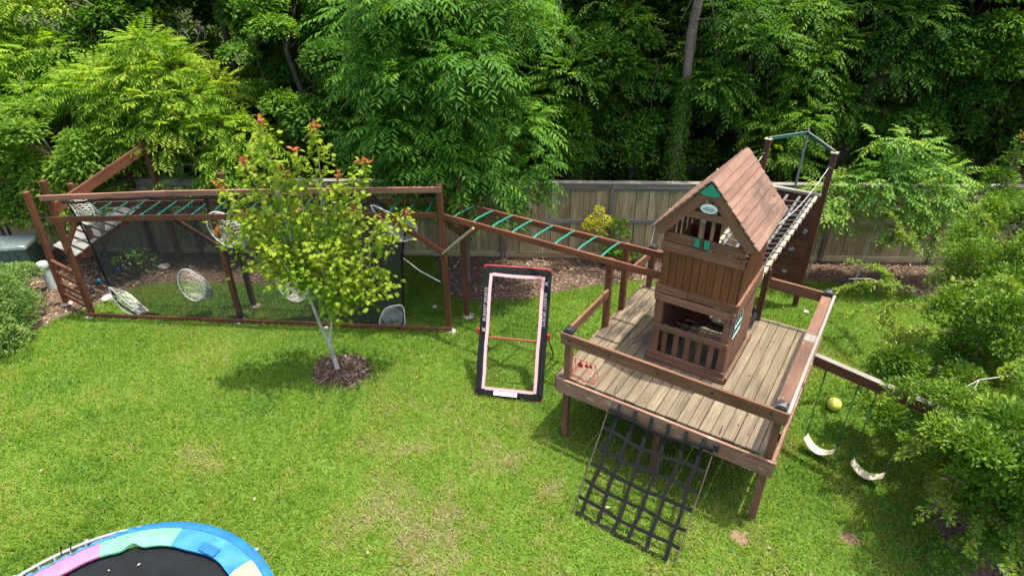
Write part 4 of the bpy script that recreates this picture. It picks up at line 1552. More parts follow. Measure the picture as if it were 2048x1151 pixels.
    for k in range(4):
        q = rad(30 + 90 * k)
        q2 = rad(52 + 90 * k)
        mb = MB()
        p, p2 = Vector((1.70 * math.cos(q), 1.70 * math.sin(q), 0)), Vector((1.70 * math.cos(q2), 1.70 * math.sin(q2), 0))
        mb.ring_tube([p + Vector((0, 0, zt - .03)), p + Vector((0, 0, .03)), p2 + Vector((0, 0, .03)), p2 + Vector((0, 0, zt - .03))], .022, 8)
        mb.build('leg', 'steel', t)
build_trampoline()

# ------------------------------------------------------------------ small things
def build_small():
    b = empty('utility_box', (-11.0, 12.05, 0), rad(8), 'green utility cabinet with sunlit pale lid by the left fence', 'utility box')
    timber('cabinet', b, (-.62, 0, .33), (.42, 0, .33), .62, .66, 'box_green', ch=.02)
    timber('lid', b, (-.66, 0, .70), (.46, 0, .70), .68, .09, 'box_top', ch=.03)
    for k in range(6):
        timber('rib', b, (-.45 + k * .16, -.318, .06), (-.45 + k * .16, -.318, .60), .03, .02, 'box_green', (0, 1, 0))
    p = empty('pvc_pipe', (-9.83, 11.25, 0), 0, 'capped pale green pipe standing by the timber ladder', 'pipe')
    MB().lathe([(.085, 0), (.085, .52)], 18).build('pipe', 'pvc', p)
    MB().lathe([(.10, .50), (.105, .52), (.105, .60), (.09, .625), (.03, .63)], 18).build('cap', 'pvc', p)
    mb = MB()
    mb.plate([(-.10, -.07, .30), (-.06, -.09, .30), (-.06, -.09, .46), (-.10, -.07, .46)], (-.01, -.01, 0))
    mb.build('tag', 'orange_tag', p, False)
    # punching bag hanging from the bars behind the maple
    q = frame_pt(4.92, .28, 0)
    g = empty('punching_bag', (q.x, q.y, 1.35), 0, 'slate blue bag hanging from the bars behind the young maple', 'punching bag')
    MB().lathe([(.03, 0), (.13, .03), (.15, .1), (.15, .62), (.12, .70), (.03, .72)], 16).build('bag', 'bag_blue', g)
    mb = MB()
    mb.ring_tube([(0, 0, .72), (0, 0, .95)], .012, 6)
    mb.build('strap', 'black_strap', g)
    # red toy wheel on the mulch
    w = empty('toy_disc', (-5.18, 11.75, .02), rad(10), 'dark red toy wheel lying on the mulch behind the net', 'toy')
    mb = MB()
    n = 24
    cz = .16
    ring = [(.22 * math.cos(2 * math.pi * i / n), .10 * math.sin(2 * math.pi * i / n), cz + .16 * math.sin(2 * math.pi * i / n)) for i in range(n)]
    mb.ring_tube(ring, .045, 8, closed=True)
    mb.build('rim', 'red_bar', w)
    mb = MB()
    for k in range(5):
        a = 2 * math.pi * k / 5 + .3
        mb.ring_tube([(0, 0, cz), (.22 * math.cos(a), .10 * math.sin(a), cz + .16 * math.sin(a))], .03, 6)
    mb.build('spokes', 'red_bar', w)
    # cane by the fence
    mb = MB()
    mb.ring_tube([(0, 0, 0), (.10, .18, .5), (.22, .42, 1.02)], [.012, .011, .009], 6)
    o = mb.build('garden_cane', 'bark_pale')
    o.location = (2.98, 11.85, .0)
    tag(o, 'thin pale cane leaning on the fence left of the playhouse roof', 'cane')
    # stones
    for x, y, r, lab in ((-7.85, 12.1, .13, 'pale angular stone by the back post of the ramp'), (-8.35, 10.75, .11, 'grey stone on the mulch below the ramp foot'),
                         (5.74, 9.96, .055, 'small pale stone on the lawn right of the climbing wall'), (-3.55, 9.55, .06, 'small white stone by the sill behind the maple stem'),
                         (-6.95, 10.0, .035, 'tiny white stone in the grass behind the net'), (-1.55, 10.3, .05, 'small white stone on grass near the right end post')):
        bm = bmesh.new()
        bmesh.ops.create_icosphere(bm, subdivisions=2, radius=r)
        for v in bm.verts:
            v.co *= 1 + R.uniform(-.18, .18)
            v.co.z *= .55
        me = bpy.data.meshes.new('stone')
        bm.to_mesh(me); bm.free()
        o = link_mesh('stone', me, 'stone')
        o.location = (x, y, r * .35)
        tag(o, lab, 'stone')
    # border edging pieces at the lower right
    for (x, y, dx, dy, r, lab) in ((5.62, 4.42, .03, .22, .012, 'white stick lying on the dark bed at the lower right, longer one'),
                                   (5.92, 4.52, .03, .12, .012, 'short white stick on the dark bed near the right picture edge'),
                                   (5.72, 4.20, .22, .10, .014, 'slanting white stick beside the grey trunk at the lower right corner')):
        mb = MB()
        mb.ring_tube([(-dx, -dy, 0), (dx, dy, .02)], r, 6)
        o = mb.build('stick', 'white_rope')
        o.location = (x, y, .03)
        tag(o, lab, 'stick')
build_small()

def fallen():
    rng = np.random.default_rng(21)
    n = 90
    P = np.c_[rng.uniform(-8, 6.5, n), rng.uniform(4.3, 10.5, n)]
    P = P[inside(P, LAWN)]
    n = len(P)
    az = rng.uniform(0, 6.28, n)
    V, F, t = leaves(np.c_[P, np.full(n, .05)], np.c_[np.cos(az), np.sin(az), rng.normal(0, .2, n)], np.c_[rng.normal(0, .3, (n, 2)), np.ones(n)], rng.uniform(.04, .075, n), rng.uniform(.025, .04, n), rng.uniform(.25, .75, n))
    tag(link_mesh('fallen_leaves', np_mesh('fallen_leaves', V, F, t), 'mulch_chip'), kind='stuff', label='scattered dry fallen leaves on the lawn', cat='leaves')
    P = []
    for i in range(46):
        u, v = rng.uniform(-.1, 2.6), rng.uniform(0, 2.9)
        P.append(deck_pt(u, v, ZD + .012))
    P = np.array(P)
    az = rng.uniform(0, 6.28, len(P))
    V, F, t = leaves(P, np.c_[np.cos(az), np.sin(az), rng.normal(0, .2, len(P))], np.c_[rng.normal(0, .3, (len(P), 2)), np.ones(len(P))], rng.uniform(.03, .07, len(P)), rng.uniform(.012, .03, len(P)), rng.uniform(.2, .7, len(P)))
    tag(link_mesh('fallen_leaves', np_mesh('fallen_leaves', V, F, t), 'mulch_chip'), kind='stuff', label='scattered brown leaf bits lying on the deck boards', cat='leaves')
fallen()
def litter():
    rng = np.random.default_rng(23)
    P, N = [], []
    for i in range(14):
        a, r = rng.uniform(.6, 2.6), rng.uniform(.4, 1.3)
        P.append((-3.80 + r * math.cos(a), 2.86 + r * math.sin(a), .79)); N.append((0, 0, 1))
    for i in range(26):                       # bits lodged on the left roof slope
        f, v = rng.uniform(.25, .97), rng.uniform(.92, 2.35)
        u = 1.305 - .65 * f
        q = deck_pt(u, v, 3.93 - .74 * f + .045)
        P.append(tuple(q)); N.append((-.6, .3, .7))
    P, N = np.array(P), np.array(N, float)
    az = rng.uniform(0, 6.28, len(P))
    V, F, t = leaves(P, np.c_[np.cos(az), np.sin(az), rng.normal(0, .2, len(P))], N, rng.uniform(.025, .05, len(P)), rng.uniform(.012, .028, len(P)), rng.uniform(.4, .95, len(P)))
    tag(link_mesh('fallen_leaves', np_mesh('fallen_leaves', V, F, t), 'mulch_chip'), kind='stuff', label='small dry leaf bits on the playhouse roof and the trampoline', cat='leaves')
litter()

# ------------------------------------------------------------------ trees and shrubs
def make_tree(name, base, label, cat, crown, bark, trunk_pts, r0, clumps, limb_r, group=None, extra_wood=None, mat='leaf_dark'):
    """crown: mesh in coordinates relative to base"""
    t = empty(name, base, 0, label, cat, group)
    mb = MB()
    k = len(trunk_pts)
    mb.ring_tube(trunk_pts, [r0 * (1 - .6 * i / max(1, k - 1)) for i in range(k)], 9)
    if clumps is not None:
        limb_tubes(mb, trunk_pts[1:], clumps, limb_r)
    if extra_wood:
        extra_wood(mb)
    mb.build('trunk', bark, t)
    link_mesh('crown', crown, mat, t)
    return t

def lumps(n, c, r, cr, rng, zflat=.75, hollow=.35):
    """n clumps spread through an ellipsoid c, r"""
    q = unit(rng.normal(size=(n, 3)))
    rr = hollow + (1 - hollow) * rng.random(n) ** .5
    p = np.array(c) + q * rr[:, None] * np.array(r)
    s = rng.uniform(cr * .7, cr * 1.3, n)
    return np.c_[p, s, s, s * zflat]

# the ash in front of the fence
rng = np.random.default_rng(31)
cl = np.concatenate([lumps(46, (-.1, .1, 4.55), (1.75, 1.5, 2.5), .55, rng, .55),
                     np.array([[-1.75, -.2, 2.75, .55, .5, .32], [-1.45, -.5, 2.35, .5, .5, .3], [-2.05, 0, 3.1, .4, .4, .25], [1.15, -.45, 2.35, .6, .5, .35], [.75, -.75, 2.1, .55, .5, .3], [1.45, -.3, 2.7, .45, .4, .25],
                               [-.8, -.7, 2.3, .6, .5, .35], [0, -.8, 2.35, .6, .5, .35], [.3, -1.0, 2.75, .6, .5, .4], [-.6, -1.1, 3.1, .6, .5, .4], [1.3, -.6, 3.4, .5, .5, .4], [-1.7, -.5, 4.4, .5, .5, .4], [-1.9, -.3, 5.2, .5, .5, .4]])])
cl[:, 0] *= .86
make_tree('ash_tree', (-.95, 11.35, 0), 'dense green pinnate leaved tree in front of the fence, behind the frame corner', 'tree',
          crown_mesh('crown', cl, 3400, 'compound', .172, .050, rng, K=5, Rl=.46, droop=.40, tint=(.45, .22)), 'bark',
          [(0, 0, 0), (.0, .02, 1.0), (.03, .03, 2.2), (0, .05, 3.6), (.05, .1, 5.2)], .075, cl[::2], .03, mat='leaf_ash')

# the young maple on the lawn
def maple():
    rng = np.random.default_rng(7)
    t = empty('young_maple', (-3.004, 8.295, 0), 0, 'young maple with lime leaves and red shoot tips in a mulch ring', 'tree')
    mb = MB()
    fork = Vector((-.045, -.02, .56))
    mb.ring_tube([(0, 0, 0), (-.02, -.01, .3), fork], [.042, .036, .033], 9)
    L1 = [fork, Vector((-.14, -.02, .95)), Vector((-.22, 0, 1.4)), Vector((-.28, 0, 1.9)), Vector((-.33, -.03, 2.6)), Vector((-.36, -.1, 3.4))]
    L2 = [fork, Vector((.05, 0, 1.0)), Vector((.12, .03, 1.5)), Vector((.2, .05, 2.1)), Vector((.22, .05, 2.9)), Vector((.2, .05, 3.5))]
    mb.ring_tube(L1, [.028, .025, .022, .018, .012, .006], 7)
    mb.ring_tube(L2, [.022, .02, .018, .014, .01, .005], 7)
    # leafy shoots: start, end (relative), leaf count
    shoots = []
    def sh(a, b, w=.2, n=260):
        shoots.append((Vector(a), Vector(b), w, n))
    # upright spires first, then the side shoots of the vase shaped crown
    for b, a in (((-.36, -.12, 4.28), (-.3, 0, 2.4)), ((.30, .08, 4.15), (.2, .05, 2.4)), ((-.70, -.15, 3.75), (-.3, 0, 2.0)), ((-1.05, -.3, 3.45), (-.28, 0, 1.8)), ((.88, .15, 3.62), (.2, .05, 2.0)),
                 ((.50, .1, 3.4), (.2, .05, 2.2)), ((.0, 0, 3.85), (-.1, 0, 2.2)), ((-.2, 0, 3.5), (-.3, 0, 2.2)), ((1.42, .2, 2.80), (.15, .03, 1.7)), ((1.05, .1, 2.75), (.12, .03, 1.6)), ((-.85, -.2, 3.0), (-.25, 0, 1.7)),
                 ((-1.25, -.25, 2.75), (-.25, 0, 1.7)), ((.45, -.35, 2.6), (.12, 0, 1.6)), ((-.45, -.45, 2.6), (-.25, 0, 1.6)), ((.15, -.35, 2.5), (.08, 0, 1.6)), ((-.3, .5, 2.8), (-.25, 0, 1.7)), ((.5, .5, 2.7), (.15, 0, 1.7)),
                 ((-.75, -.3, 2.25), (-.25, 0, 1.85)), ((.55, -.3, 2.0), (.1, 0, 1.4)), ((.45, -.2, 1.9), (.1, 0, 1.2)), ((.3, -.2, 1.75), (.1, 0, 1.2)), ((.95, -.05, 1.95), (.15, 0, 1.35)), ((1.12, -.05, 1.75), (.3, 0, 1.5)), ((-1.0, .05, 2.9), (-.25, 0, 1.9)),
                 ((.7, .1, 1.85), (.12, 0, 1.35)), ((-.5, 0, 2.6), (-.28, 0, 1.9)), ((.1, .1, 2.9), (.1, 0, 2.0)), ((.7, .1, 2.9), (.2, 0, 2.0)), ((-.2, 0, 2.4), (-.25, 0, 1.8)), ((.35, 0, 2.3), (.15, 0, 1.6))):
        d = (Vector(b) - Vector(a)).length
        sp = b[2] > 3.3
        sh(a, b, .10 if sp else .145, int(50 + (100 if sp else 92) * d))
    parts = []
    for a, b, w, n in shoots:
        mid = a.lerp(b, .5) + Vector((0, 0, -.10 if b.z < 3 else .0))
        mb.ring_tube([a, mid, b], [.010, .007, .003], 5)
        f = rng.random(n) ** .8
        P = (1 - f)[:, None] ** 2 * np.array(a) + (2 * f * (1 - f))[:, None] * np.array(mid) + (f ** 2)[:, None] * np.array(b)
        w_ = w * (.30 + 2.6 * f * (1 - f) + .12 * f)
        off = rng.normal(size=(n, 3)) * w_[:, None]
        P = P + off
        D = unit(off * np.array([1, 1, .4]) + rng.normal(0, .04, (n, 3)) + np.array([0, 0, -.05]))
        N = unit(np.array([0, -.15, 1.0]) + rng.normal(0, .5, (n, 3)))
        T = np.clip(.26 + .24 * f + rng.normal(0, .13, n), 0, .68)
        L = rng.uniform(.06, .105, n)
        parts.append(leaves(P, D, N, L, L * .95, T, 'lobed'))
        m_ = 9 if b.z > 3.3 else (5 if b.z > 2.7 else 0)
        Pt = np.array(b) + rng.normal(0, .025, (m_, 3)) + np.array([0, 0, .03]) * rng.random((m_, 1))
        parts.append(leaves(Pt, unit(rng.normal(size=(m_, 3)) + np.array([0, 0, .3])), unit(rng.normal(size=(m_, 3))), .085, .07, np.full(m_, 1.0), 'lobed'))
    mb.build('trunk', 'bark_pale', t)
    link_mesh('crown', join_meshes('crown', parts), 'leaf_maple', t)
maple()

# yellow green pistache leaning over the fence on the left
rng = np.random.default_rng(41)
cl = np.array([[-.35, -.2, 4.5, .5, .42, .30], [-.55, -.3, 4.05, .6, .5, .28], [.1, -.4, 4.0, .5, .42, .28], [-1.35, -.3, 4.0, .42, .4, .24], [-1.9, -.2, 3.7, .42, .4, .22], [-1.05, -.5, 3.6, .5, .42, .24],
               [-.2, -.6, 3.55, .6, .5, .28], [.55, -.5, 3.55, .5, .42, .26], [-.65, -.7, 3.1, .55, .45, .25], [.2, -.7, 3.05, .55, .45, .26], [.95, -.6, 3.0, .5, .42, .24], [-1.15, -.7, 2.75, .42, .4, .2],
               [-.35, -.85, 2.6, .5, .4, .22], [1.45, -.6, 2.75, .5, .42, .24], [1.75, -.65, 2.35, .45, .4, .22], [1.1, -.75, 2.35, .45, .4, .22], [-.2, .5, 4.1, .6, .5, .3], [.6, .5, 3.5, .6, .5, .3], [1.2, -.9, 1.95, .42, .35, .2]])
make_tree('pistache_tree', (-7.2, 13.6, 0), 'yellow green feathery leaved tree leaning over the left part of the fence', 'tree',
          crown_mesh('crown', cl * np.array([1, 1, 1, .92, .92, .9]), 1400, 'compound', .15, .040, rng, K=7, Rl=.50, droop=.22, tint=(.5, .34)), 'bark',
          [(0, 0, 0), (-.05, 0, 1.3), (-.12, -.05, 2.2), (-.42, -.15, 3.2), (-.5, -.15, 4.0)], .07, cl, .028, mat='leaf_yellow')

# broad-leaved hedge plant on the fence at the far left
rng = np.random.default_rng(43)
cl = np.concatenate([lumps(22, (-.1, .0, 2.6), (1.7, .7, .75), .42, rng, .8), np.array([[-.5, -.35, 1.75, .5, .3, .3], [.3, -.4, 1.6, .45, .3, .35], [.75, -.45, 1.95, .4, .3, .3], [-1.2, -.3, 1.9, .5, .3, .35], [.9, -.5, 1.35, .3, .25, .3], [.2, -.4, 1.25, .35, .25, .25], [1.4, -.1, 2.3, .4, .3, .4], [-1.1, -.4, 1.3, .5, .3, .35], [-.4, -.5, 1.25, .4, .25, .3], [-1.5, -.3, 1.9, .5, .3, .4], [.55, -.6, 1.75, .35, .25, .3], [-.1, -.45, 1.9, .5, .3, .35], [1.2, -.3, 1.7, .4, .25, .3], [1.7, 0, 2.7, .5, .4, .4], [-.95, -.35, 1.55, .4, .25, .3], [-.85, -.4, 1.1, .35, .22, .22], [-.25, -.4, 1.52, .35, .22, .25], [-1.3, -.3, 1.1, .4, .25, .25], [-.45, -.4, .75, .25, .2, .2], [-.65, -.35, 1.5, .35, .25, .25], [-1.2, -.3, 1.45, .35, .25, .25]])])
make_tree('privet_shrub', (-9.85, 12.75, 0), 'bright lime broad leaved shrub spilling over the fence above the utility box', 'shrub',
          crown_mesh('crown', cl, 15000, 'diamond', .125, .06, rng, tint=(.55, .25)), 'bark', [(0, 0, 0), (.05, 0, .8), (0, .05, 1.6), (0, 0, 2.4)], .05, cl[::2], .022, mat='leaf_lime')

# low bush at the left picture edge
rng = np.random.default_rng(45)
cl = np.concatenate([lumps(30, (.1, -.05, .48), (1.15, 1.25, .42), .34, rng, .8, .5), lumps(8, (.1, .9, .35), (.5, .4, .25), .28, rng, .8), lumps(12, (.95, -.75, .35), (.55, .55, .28), .28, rng, .8)])
def bush_stems(mb):
    for k in range(14):
        a = rng.uniform(0, 6.28); r = rng.uniform(.3, .95)
        mb.ring_tube([(0, 0, 0), (r * .5 * math.cos(a), r * .5 * math.sin(a), .25), (r * math.cos(a), r * math.sin(a), .55)], [.014, .01, .004], 5)
make_tree('evergreen_bush', (-10.3, 9.85, 0), 'low rounded grey green bush at the left edge of the lawn', 'shrub',
          crown_mesh('crown', cl, 20000, 'diamond', .062, .028, rng, shell=.6, tint=(.55, .28), up_bias=.5), 'bark', [(0, 0, 0), (0, 0, .2), (.02, 0, .4)], .04, None, .01, extra_wood=bush_stems, mat='leaf_bush')

# golden shrub and green plant by the fence
rng = np.random.default_rng(47)
cl = np.array([[0, 0, 1.28, .13, .12, .14], [-.16, -.03, 1.08, .17, .14, .13], [.16, -.02, 1.08, .17, .14, .12], [-.30, -.02, .92, .14, .12, .10], [.30, -.02, .98, .12, .1, .1], [0, -.05, .92, .2, .15, .12], [.12, -.05, .76, .13, .1, .08], [-.12, 0, 1.0, .15, .12, .12]])
make_tree('golden_shrub', (1.9, 12.1, 0), 'small bright yellow leaved shrub against the fence beyond the monkey bars', 'shrub',
          crown_mesh('crown', cl * np.array([.85, .85, 1, .85, .85, .85]), 700, 'lobed', .055, .05, rng, tint=(.5, .3)), 'bark_pale', [(0, 0, 0), (.02, 0, .4), (0, 0, .8)], .012, cl, .007, mat='leaf_gold')
rng = np.random.default_rng(48)
cl = np.array([[0, 0, .95, .17, .13, .16], [.08, 0, .72, .17, .13, .14], [-.02, -.05, .42, .24, .2, .14], [.18, -.06, .30, .2, .16, .12], [-.12, -.06, .28, .18, .15, .1], [.5, -.1, .25, .16, .12, .1]])
make_tree('leafy_vine', (2.33, 12.05, 0), 'broad leaved green plant right beside the golden shrub', 'plant',
          crown_mesh('crown', cl, 230, 'lobed', .13, .13, rng, tint=(.45, .25)), 'bark_pale', [(0, 0, 0), (.02, 0, .5), (.02, 0, .9)], .010, None, .006, mat='leaf_mid')

# pinnate saplings by the fence on the right
rng = np.random.default_rng(51)
cl = np.array([[-.25, .1, 2.95, .22, .2, .2], [.35, .1, 2.9, .3, .25, .25], [0, .0, 2.5, .5, .35, .25], [.55, -.1, 2.5, .4, .3, .22], [-.1, -.1, 2.2, .5, .35, .22], [.7, -.1, 2.15, .5, .35, .25], [.35, -.2, 1.85, .45, .3, .2], [.8, -.2, 1.65, .45, .3, .2], [.3, -.2, 1.45, .4, .3, .18], [.75, -.2, 1.2, .4, .3, .18], [1.2, -.1, 1.8, .4, .3, .22], [1.1, 0, 2.3, .35, .3, .2], [1.3, 0, 1.4, .3, .3, .18]])
make_tree('pinnate_sapling', (7.25, 11.1, 0), 'slender sapling with bright feathery leaves before the fence, right of the climbing wall', 'sapling',
          crown_mesh('crown', cl, 520, 'compound', .115, .045, rng, K=6, Rl=.42, droop=.35, tint=(.5, .25)), 'bark_pale',
          [(0, 0, 0), (.1, .1, .9), (.2, .1, 1.6), (.25, .05, 2.7)], .022, cl, .012, mat='leaf_sap')
rng = np.random.default_rng(52)
cl = np.array([[0, -.1, 2.05, .4, .3, .2], [-.25, -.2, 1.75, .4, .3, .2], [.15, -.25, 1.6, .4, .3, .18], [.3, -.2, 1.9, .35, .3, .2]])
make_tree('pinnate_sapling', (6.35, 11.35, 0), 'small pale leaved sapling close beside the right post of the climbing wall', 'sapling',
          crown_mesh('crown', cl, 150, 'compound', .12, .05, rng, K=5, Rl=.40, droop=.5, tint=(.6, .25)), 'bark_pale', [(0, 0, 0), (.05, 0, .8), (0, 0, 1.7)], .016, cl, .009, mat='leaf_sap')
# red tipped photinia
rng = np.random.default_rng(53)
cl = np.array([[0, 0, 2.95, .10, .1, .2], [-.05, 0, 2.6, .17, .15, .22], [-.25, 0, 2.3, .2, .2, .2], [-.1, 0, 2.2, .3, .25, .25], [-.5, -.1, 1.95, .3, .25, .25], [.1, -.1, 1.8, .4, .3, .3], [-.4, -.1, 1.5, .45, .35, .3]])
ph = crown_mesh('crown', cl, 2300, 'diamond', .085, .038, rng, tint=(.45, .25), up_bias=.4)
pt_ = make_tree('red_tip_shrub', (9.65, 11.2, 0), 'upright shrub with one red tipped shoot near the right picture edge', 'shrub', ph, 'bark', [(0, 0, 0), (-.05, 0, 1.0), (-.05, 0, 2.0), (0, 0, 2.9)], .03, cl, .012, mat='leaf_lime')
V, F, T_ = leaves(np.array([[0, 0, 3.08]]) + rng.normal(0, .05, (26, 3)) * [1, 1, 1.6], unit(rng.normal(size=(26, 3)) + [0, 0, .5]), unit(rng.normal(size=(26, 3))), .085, .04, np.full(26, 1.0))
link_mesh('red_shoot', np_mesh('red_shoot', V, F, T_), 'leaf_maple', pt_)

# yaupon at the lower right
def yaupon():
    rng = np.random.default_rng(61)
    base = np.array([6.55, 6.15, 0])
    t = empty('yaupon_holly', tuple(base), 0, 'large twiggy small leaved evergreen covering the right edge of the yard', 'tree')
    mb = MB()
    clumps = np.concatenate([lumps(70, (.85, .35, 1.75), (1.55, 1.9, 1.15), .36, rng, .7, .5), lumps(26, (1.75, 1.9, 1.9), (1.4, 1.3, .9), .34, rng, .7, .4), lumps(22, (1.05, 2.2, 2.45), (1.0, .8, .5), .28, rng, .8, .3), lumps(20, (-.25, -1.15, 1.15), (1.15, .7, .75), .30, rng, .7, .4), lumps(18, (-1.25, -.3, 1.2), (.55, .9, .5), .26, rng, .7, .4), lumps(22, (-1.1, -1.35, 1.35), (.95, .65, .7), .24, rng, .7, .4), lumps(10, (-1.5, -1.7, .7), (.6, .5, .4), .2, rng, .7, .4), lumps(26, (-1.5, -1.65, 1.75), (.75, .65, .4), .24, rng, .7, .3), np.array([[-1.72, -.55, 1.7, .2, .2, .14], [-1.5, -.8, 1.78, .26, .26, .18], [-1.2, -1.1, 1.82, .3, .3, .2], [-.95, -1.35, 1.85, .32, .32, .22], [-1.95, -.45, 1.65, .12, .14, .1], [-1.35, -1.2, 1.6, .3, .3, .2]])])
    stems = []
    for k in range(6):
        a = k * 1.05
        stems.append([Vector((.12 * math.cos(a), .12 * math.sin(a), 0)), Vector((.35 * math.cos(a), .4 * math.sin(a), .6)), Vector((.6 * math.cos(a) + .2, .7 * math.sin(a) + .2, 1.2)), Vector((.8 * math.cos(a) + .3, .9 * math.sin(a) + .3, 1.9))])
        mb.ring_tube(stems[-1], [.04, .03, .022, .01], 7)
    pts = [p for s in stems for p in s[1:]]
    limb_tubes(mb, pts, clumps[::2], .010, 5, rng)
    parts = []
    P, q, idx = sample_clumps(clumps, 150000, rng, .3)
    ct = rng.normal(0, 1, len(clumps))
    D = unit(q + rng.normal(0, .6, P.shape) + [0, 0, .3])
    N = unit(rng.normal(0, .55, P.shape) + [0, 0, 1])
    parts.append(leaves(P, D, N, rng.uniform(.04, .068, len(P)), rng.uniform(.02, .034, len(P)), .4 + .14 * ct[idx] + rng.normal(0, .15, len(P))))
    # arching twigs reaching over the lawn, bright new growth
    def twig(a, b, sag, n, br=3):
        a, b = Vector(a), Vector(b)
        mid = a.lerp(b, .5) + Vector((0, 0, sag))
        f = np.linspace(0, 1, 9)
        pl = [tuple((1 - x) ** 2 * a + 2 * x * (1 - x) * mid + x * x * b) for x in f]
        mb.ring_tube(pl, [.010 - .008 * x for x in f], 5)
        curves = [(a, mid, b, n)]
        for k in range(br):
            x = rng.uniform(.3, .95)
            s = (1 - x) ** 2 * a + 2 * x * (1 - x) * mid + x * x * b
            dr = (b - a).normalized()
            e = s + dr * rng.uniform(.1, .35) + Vector(rng.normal(0, .17, 3)) * np.array([1, 1, .6]).mean() + Vector((0, 0, rng.uniform(-.2, .06)))
            m2 = s.lerp(e, .5) + Vector((0, 0, .03))
            mb.ring_tube([s, m2, e], [.005, .004, .002], 4)
            curves.append((s, m2, e, int(n * .45)))
        for a_, m_, b_, k in curves:
            f = rng.random(k) ** .75
            c = (1 - f)[:, None] ** 2 * np.array(a_) + (2 * f * (1 - f))[:, None] * np.array(m_) + (f ** 2)[:, None] * np.array(b_)
            off = rng.normal(0, 1, (k, 3)) * .035
            D = unit(off + np.array((b_ - a_).normalized()) * .025 + [0, 0, .01])
            parts.append(leaves(c + off * .4, D, unit(rng.normal(0, .5, (k, 3)) + [0, 0, 1]), rng.uniform(.045, .075, k), rng.uniform(.022, .036, k), .72 + rng.normal(0, .16, k)))
    def W(x, y, z):
        return (x - base[0], y - base[1], z)
    for a, b, sag, n in ((W(5.9, 5.3, 1.5), W(4.35, 4.95, 1.25), .1, 170), (W(5.8, 5.0, 1.4), W(4.30, 4.35, .95), .15, 190), (W(5.7, 4.9, 1.5), W(4.75, 4.15, .85), .15, 170), (W(5.9, 4.9, 1.6), W(5.05, 4.05, .9), .15, 180),
                         (W(6.0, 5.0, 1.7), W(5.45, 4.0, 1.3), .15, 170), (W(5.8, 5.9, 1.7), W(4.45, 5.6, 1.55), .1, 160), (W(5.7, 5.7, 1.5), W(4.5, 5.15, 1.0), .1, 150), (W(6.3, 5.0, 1.8), W(5.9, 4.0, 1.5), .1, 170),
                         (W(5.9, 6.6, 1.8), W(4.85, 6.5, 1.9), .15, 150), (W(6.0, 7.2, 1.8), W(5.1, 7.4, 1.7), .15, 150), (W(6.2, 7.9, 1.7), W(5.5, 8.3, 1.6), .1, 150), (W(6.6, 5.0, 1.9), W(6.3, 3.9, 1.8), .1, 160),
                         (W(6.3, 6.3, 2.5), W(5.7, 6.0, 2.9), .1, 150), (W(6.8, 7.4, 2.6), W(6.3, 7.6, 3.15), .1, 150), (W(7.3, 7.6, 2.6), W(7.1, 7.5, 3.3), .1, 150), (W(5.6, 4.8, 1.0), W(4.9, 4.3, .55), .1, 120), (W(6.0, 4.6, 1.2), W(5.2, 3.85, .6), .1, 140), (W(7.0, 5.2, 2.1), W(6.6, 4.5, 2.35), .1, 150),
                         (W(6.2, 8.3, 1.5), W(6.1, 9.1, 1.5), .1, 140), (W(6.6, 8.6, 1.9), W(6.6, 9.4, 2.0), .1, 140), (W(6.1, 5.6, 2.1), W(5.3, 5.2, 2.2), .1, 150)):
        twig(a, b, sag, n, 4)
    # bare pale twigs
    mb2 = MB()
    for a, b in ((W(5.9, 5.6, 1.9), W(5.1, 5.5, 1.65)), (W(6.3, 7.0, 2.0), W(5.9, 6.6, 2.3)), (W(6.8, 6.5, 2.5), W(6.4, 6.0, 2.75)), (W(5.6, 4.9, 1.1), W(4.9, 4.55, 1.0)), (W(6.2, 8.5, 1.4), W(5.7, 8.9, 1.35)), (W(6.8, 8.0, 2.3), W(6.5, 7.4, 2.6))):
        a, b = Vector(a), Vector(b)
        m_ = a.lerp(b, .5) + Vector((.0, .05, .06))
        mb2.ring_tube([a, m_, b], [.009, .007, .004], 5)
        mb2.ring_tube([m_, m_.lerp(b, .6) + Vector((.05, -.12, .05))], [.006, .003], 4)
    mb2.build('bare_twigs', 'bark_pale', t)
    mb.build('trunk', 'bark', t)
    link_mesh('crown', join_meshes('crown', parts), 'leaf_yaupon', t)
    # second stem at the picture corner
    s = MB()
    s.ring_tube([(0, 0, 0), (.06, .08, .35), (.25, .2, .8), (.5, .5, 1.5)], [.11, .09, .08, .05], 10)
    s.build('trunk', 'bark', t).location = (5.98 - base[0], 4.32 - base[1], 0)
yaupon()

# ------------------------------------------------------------------ the wood behind the fence
def wood_templates():
    out = []
    for k in range(6):
        rng = np.random.default_rng(100 + k)
        cl = np.concatenate([lumps(30, (0, 0, 3.9), (1.75, 1.6, 2.1), .58, rng, .6, .45), lumps(14, (0, -.35, 1.9), (1.6, 1.3, 1.1), .48, rng, .6, .4)])
        if k % 2 == 0:
            cm = crown_mesh('crown', cl, 3900, 'compound', .125 + .02 * k / 4, .046, rng, K=5, Rl=.40, droop=.3, tint=(.45, .3))
        else:
            cm = crown_mesh('crown', cl, 42000, 'diamond', .095 + .012 * k, .055 + .006 * k, rng, tint=(.45, .3))
        mb = MB()
        tp = [Vector((0, 0, 0)), Vector((rng.normal(0, .1), rng.normal(0, .1), 2)), Vector((rng.normal(0, .2), rng.normal(0, .2), 4.5)), Vector((rng.normal(0, .2), 0, 5.8))]
        mb.ring_tube(tp, [.10, .085, .06, .02], 7)
        limb_tubes(mb, tp[1:], cl[::3], .028, 5, rng)
        me = bpy.data.meshes.new('trunk')
        me.from_pydata(mb.v, [], mb.f)
        me.polygons.foreach_set('use_smooth', [True] * len(me.polygons))
        me.materials.append(M['bark_dark'])
        out.append((cm, me))
    return out
TPL = wood_templates()
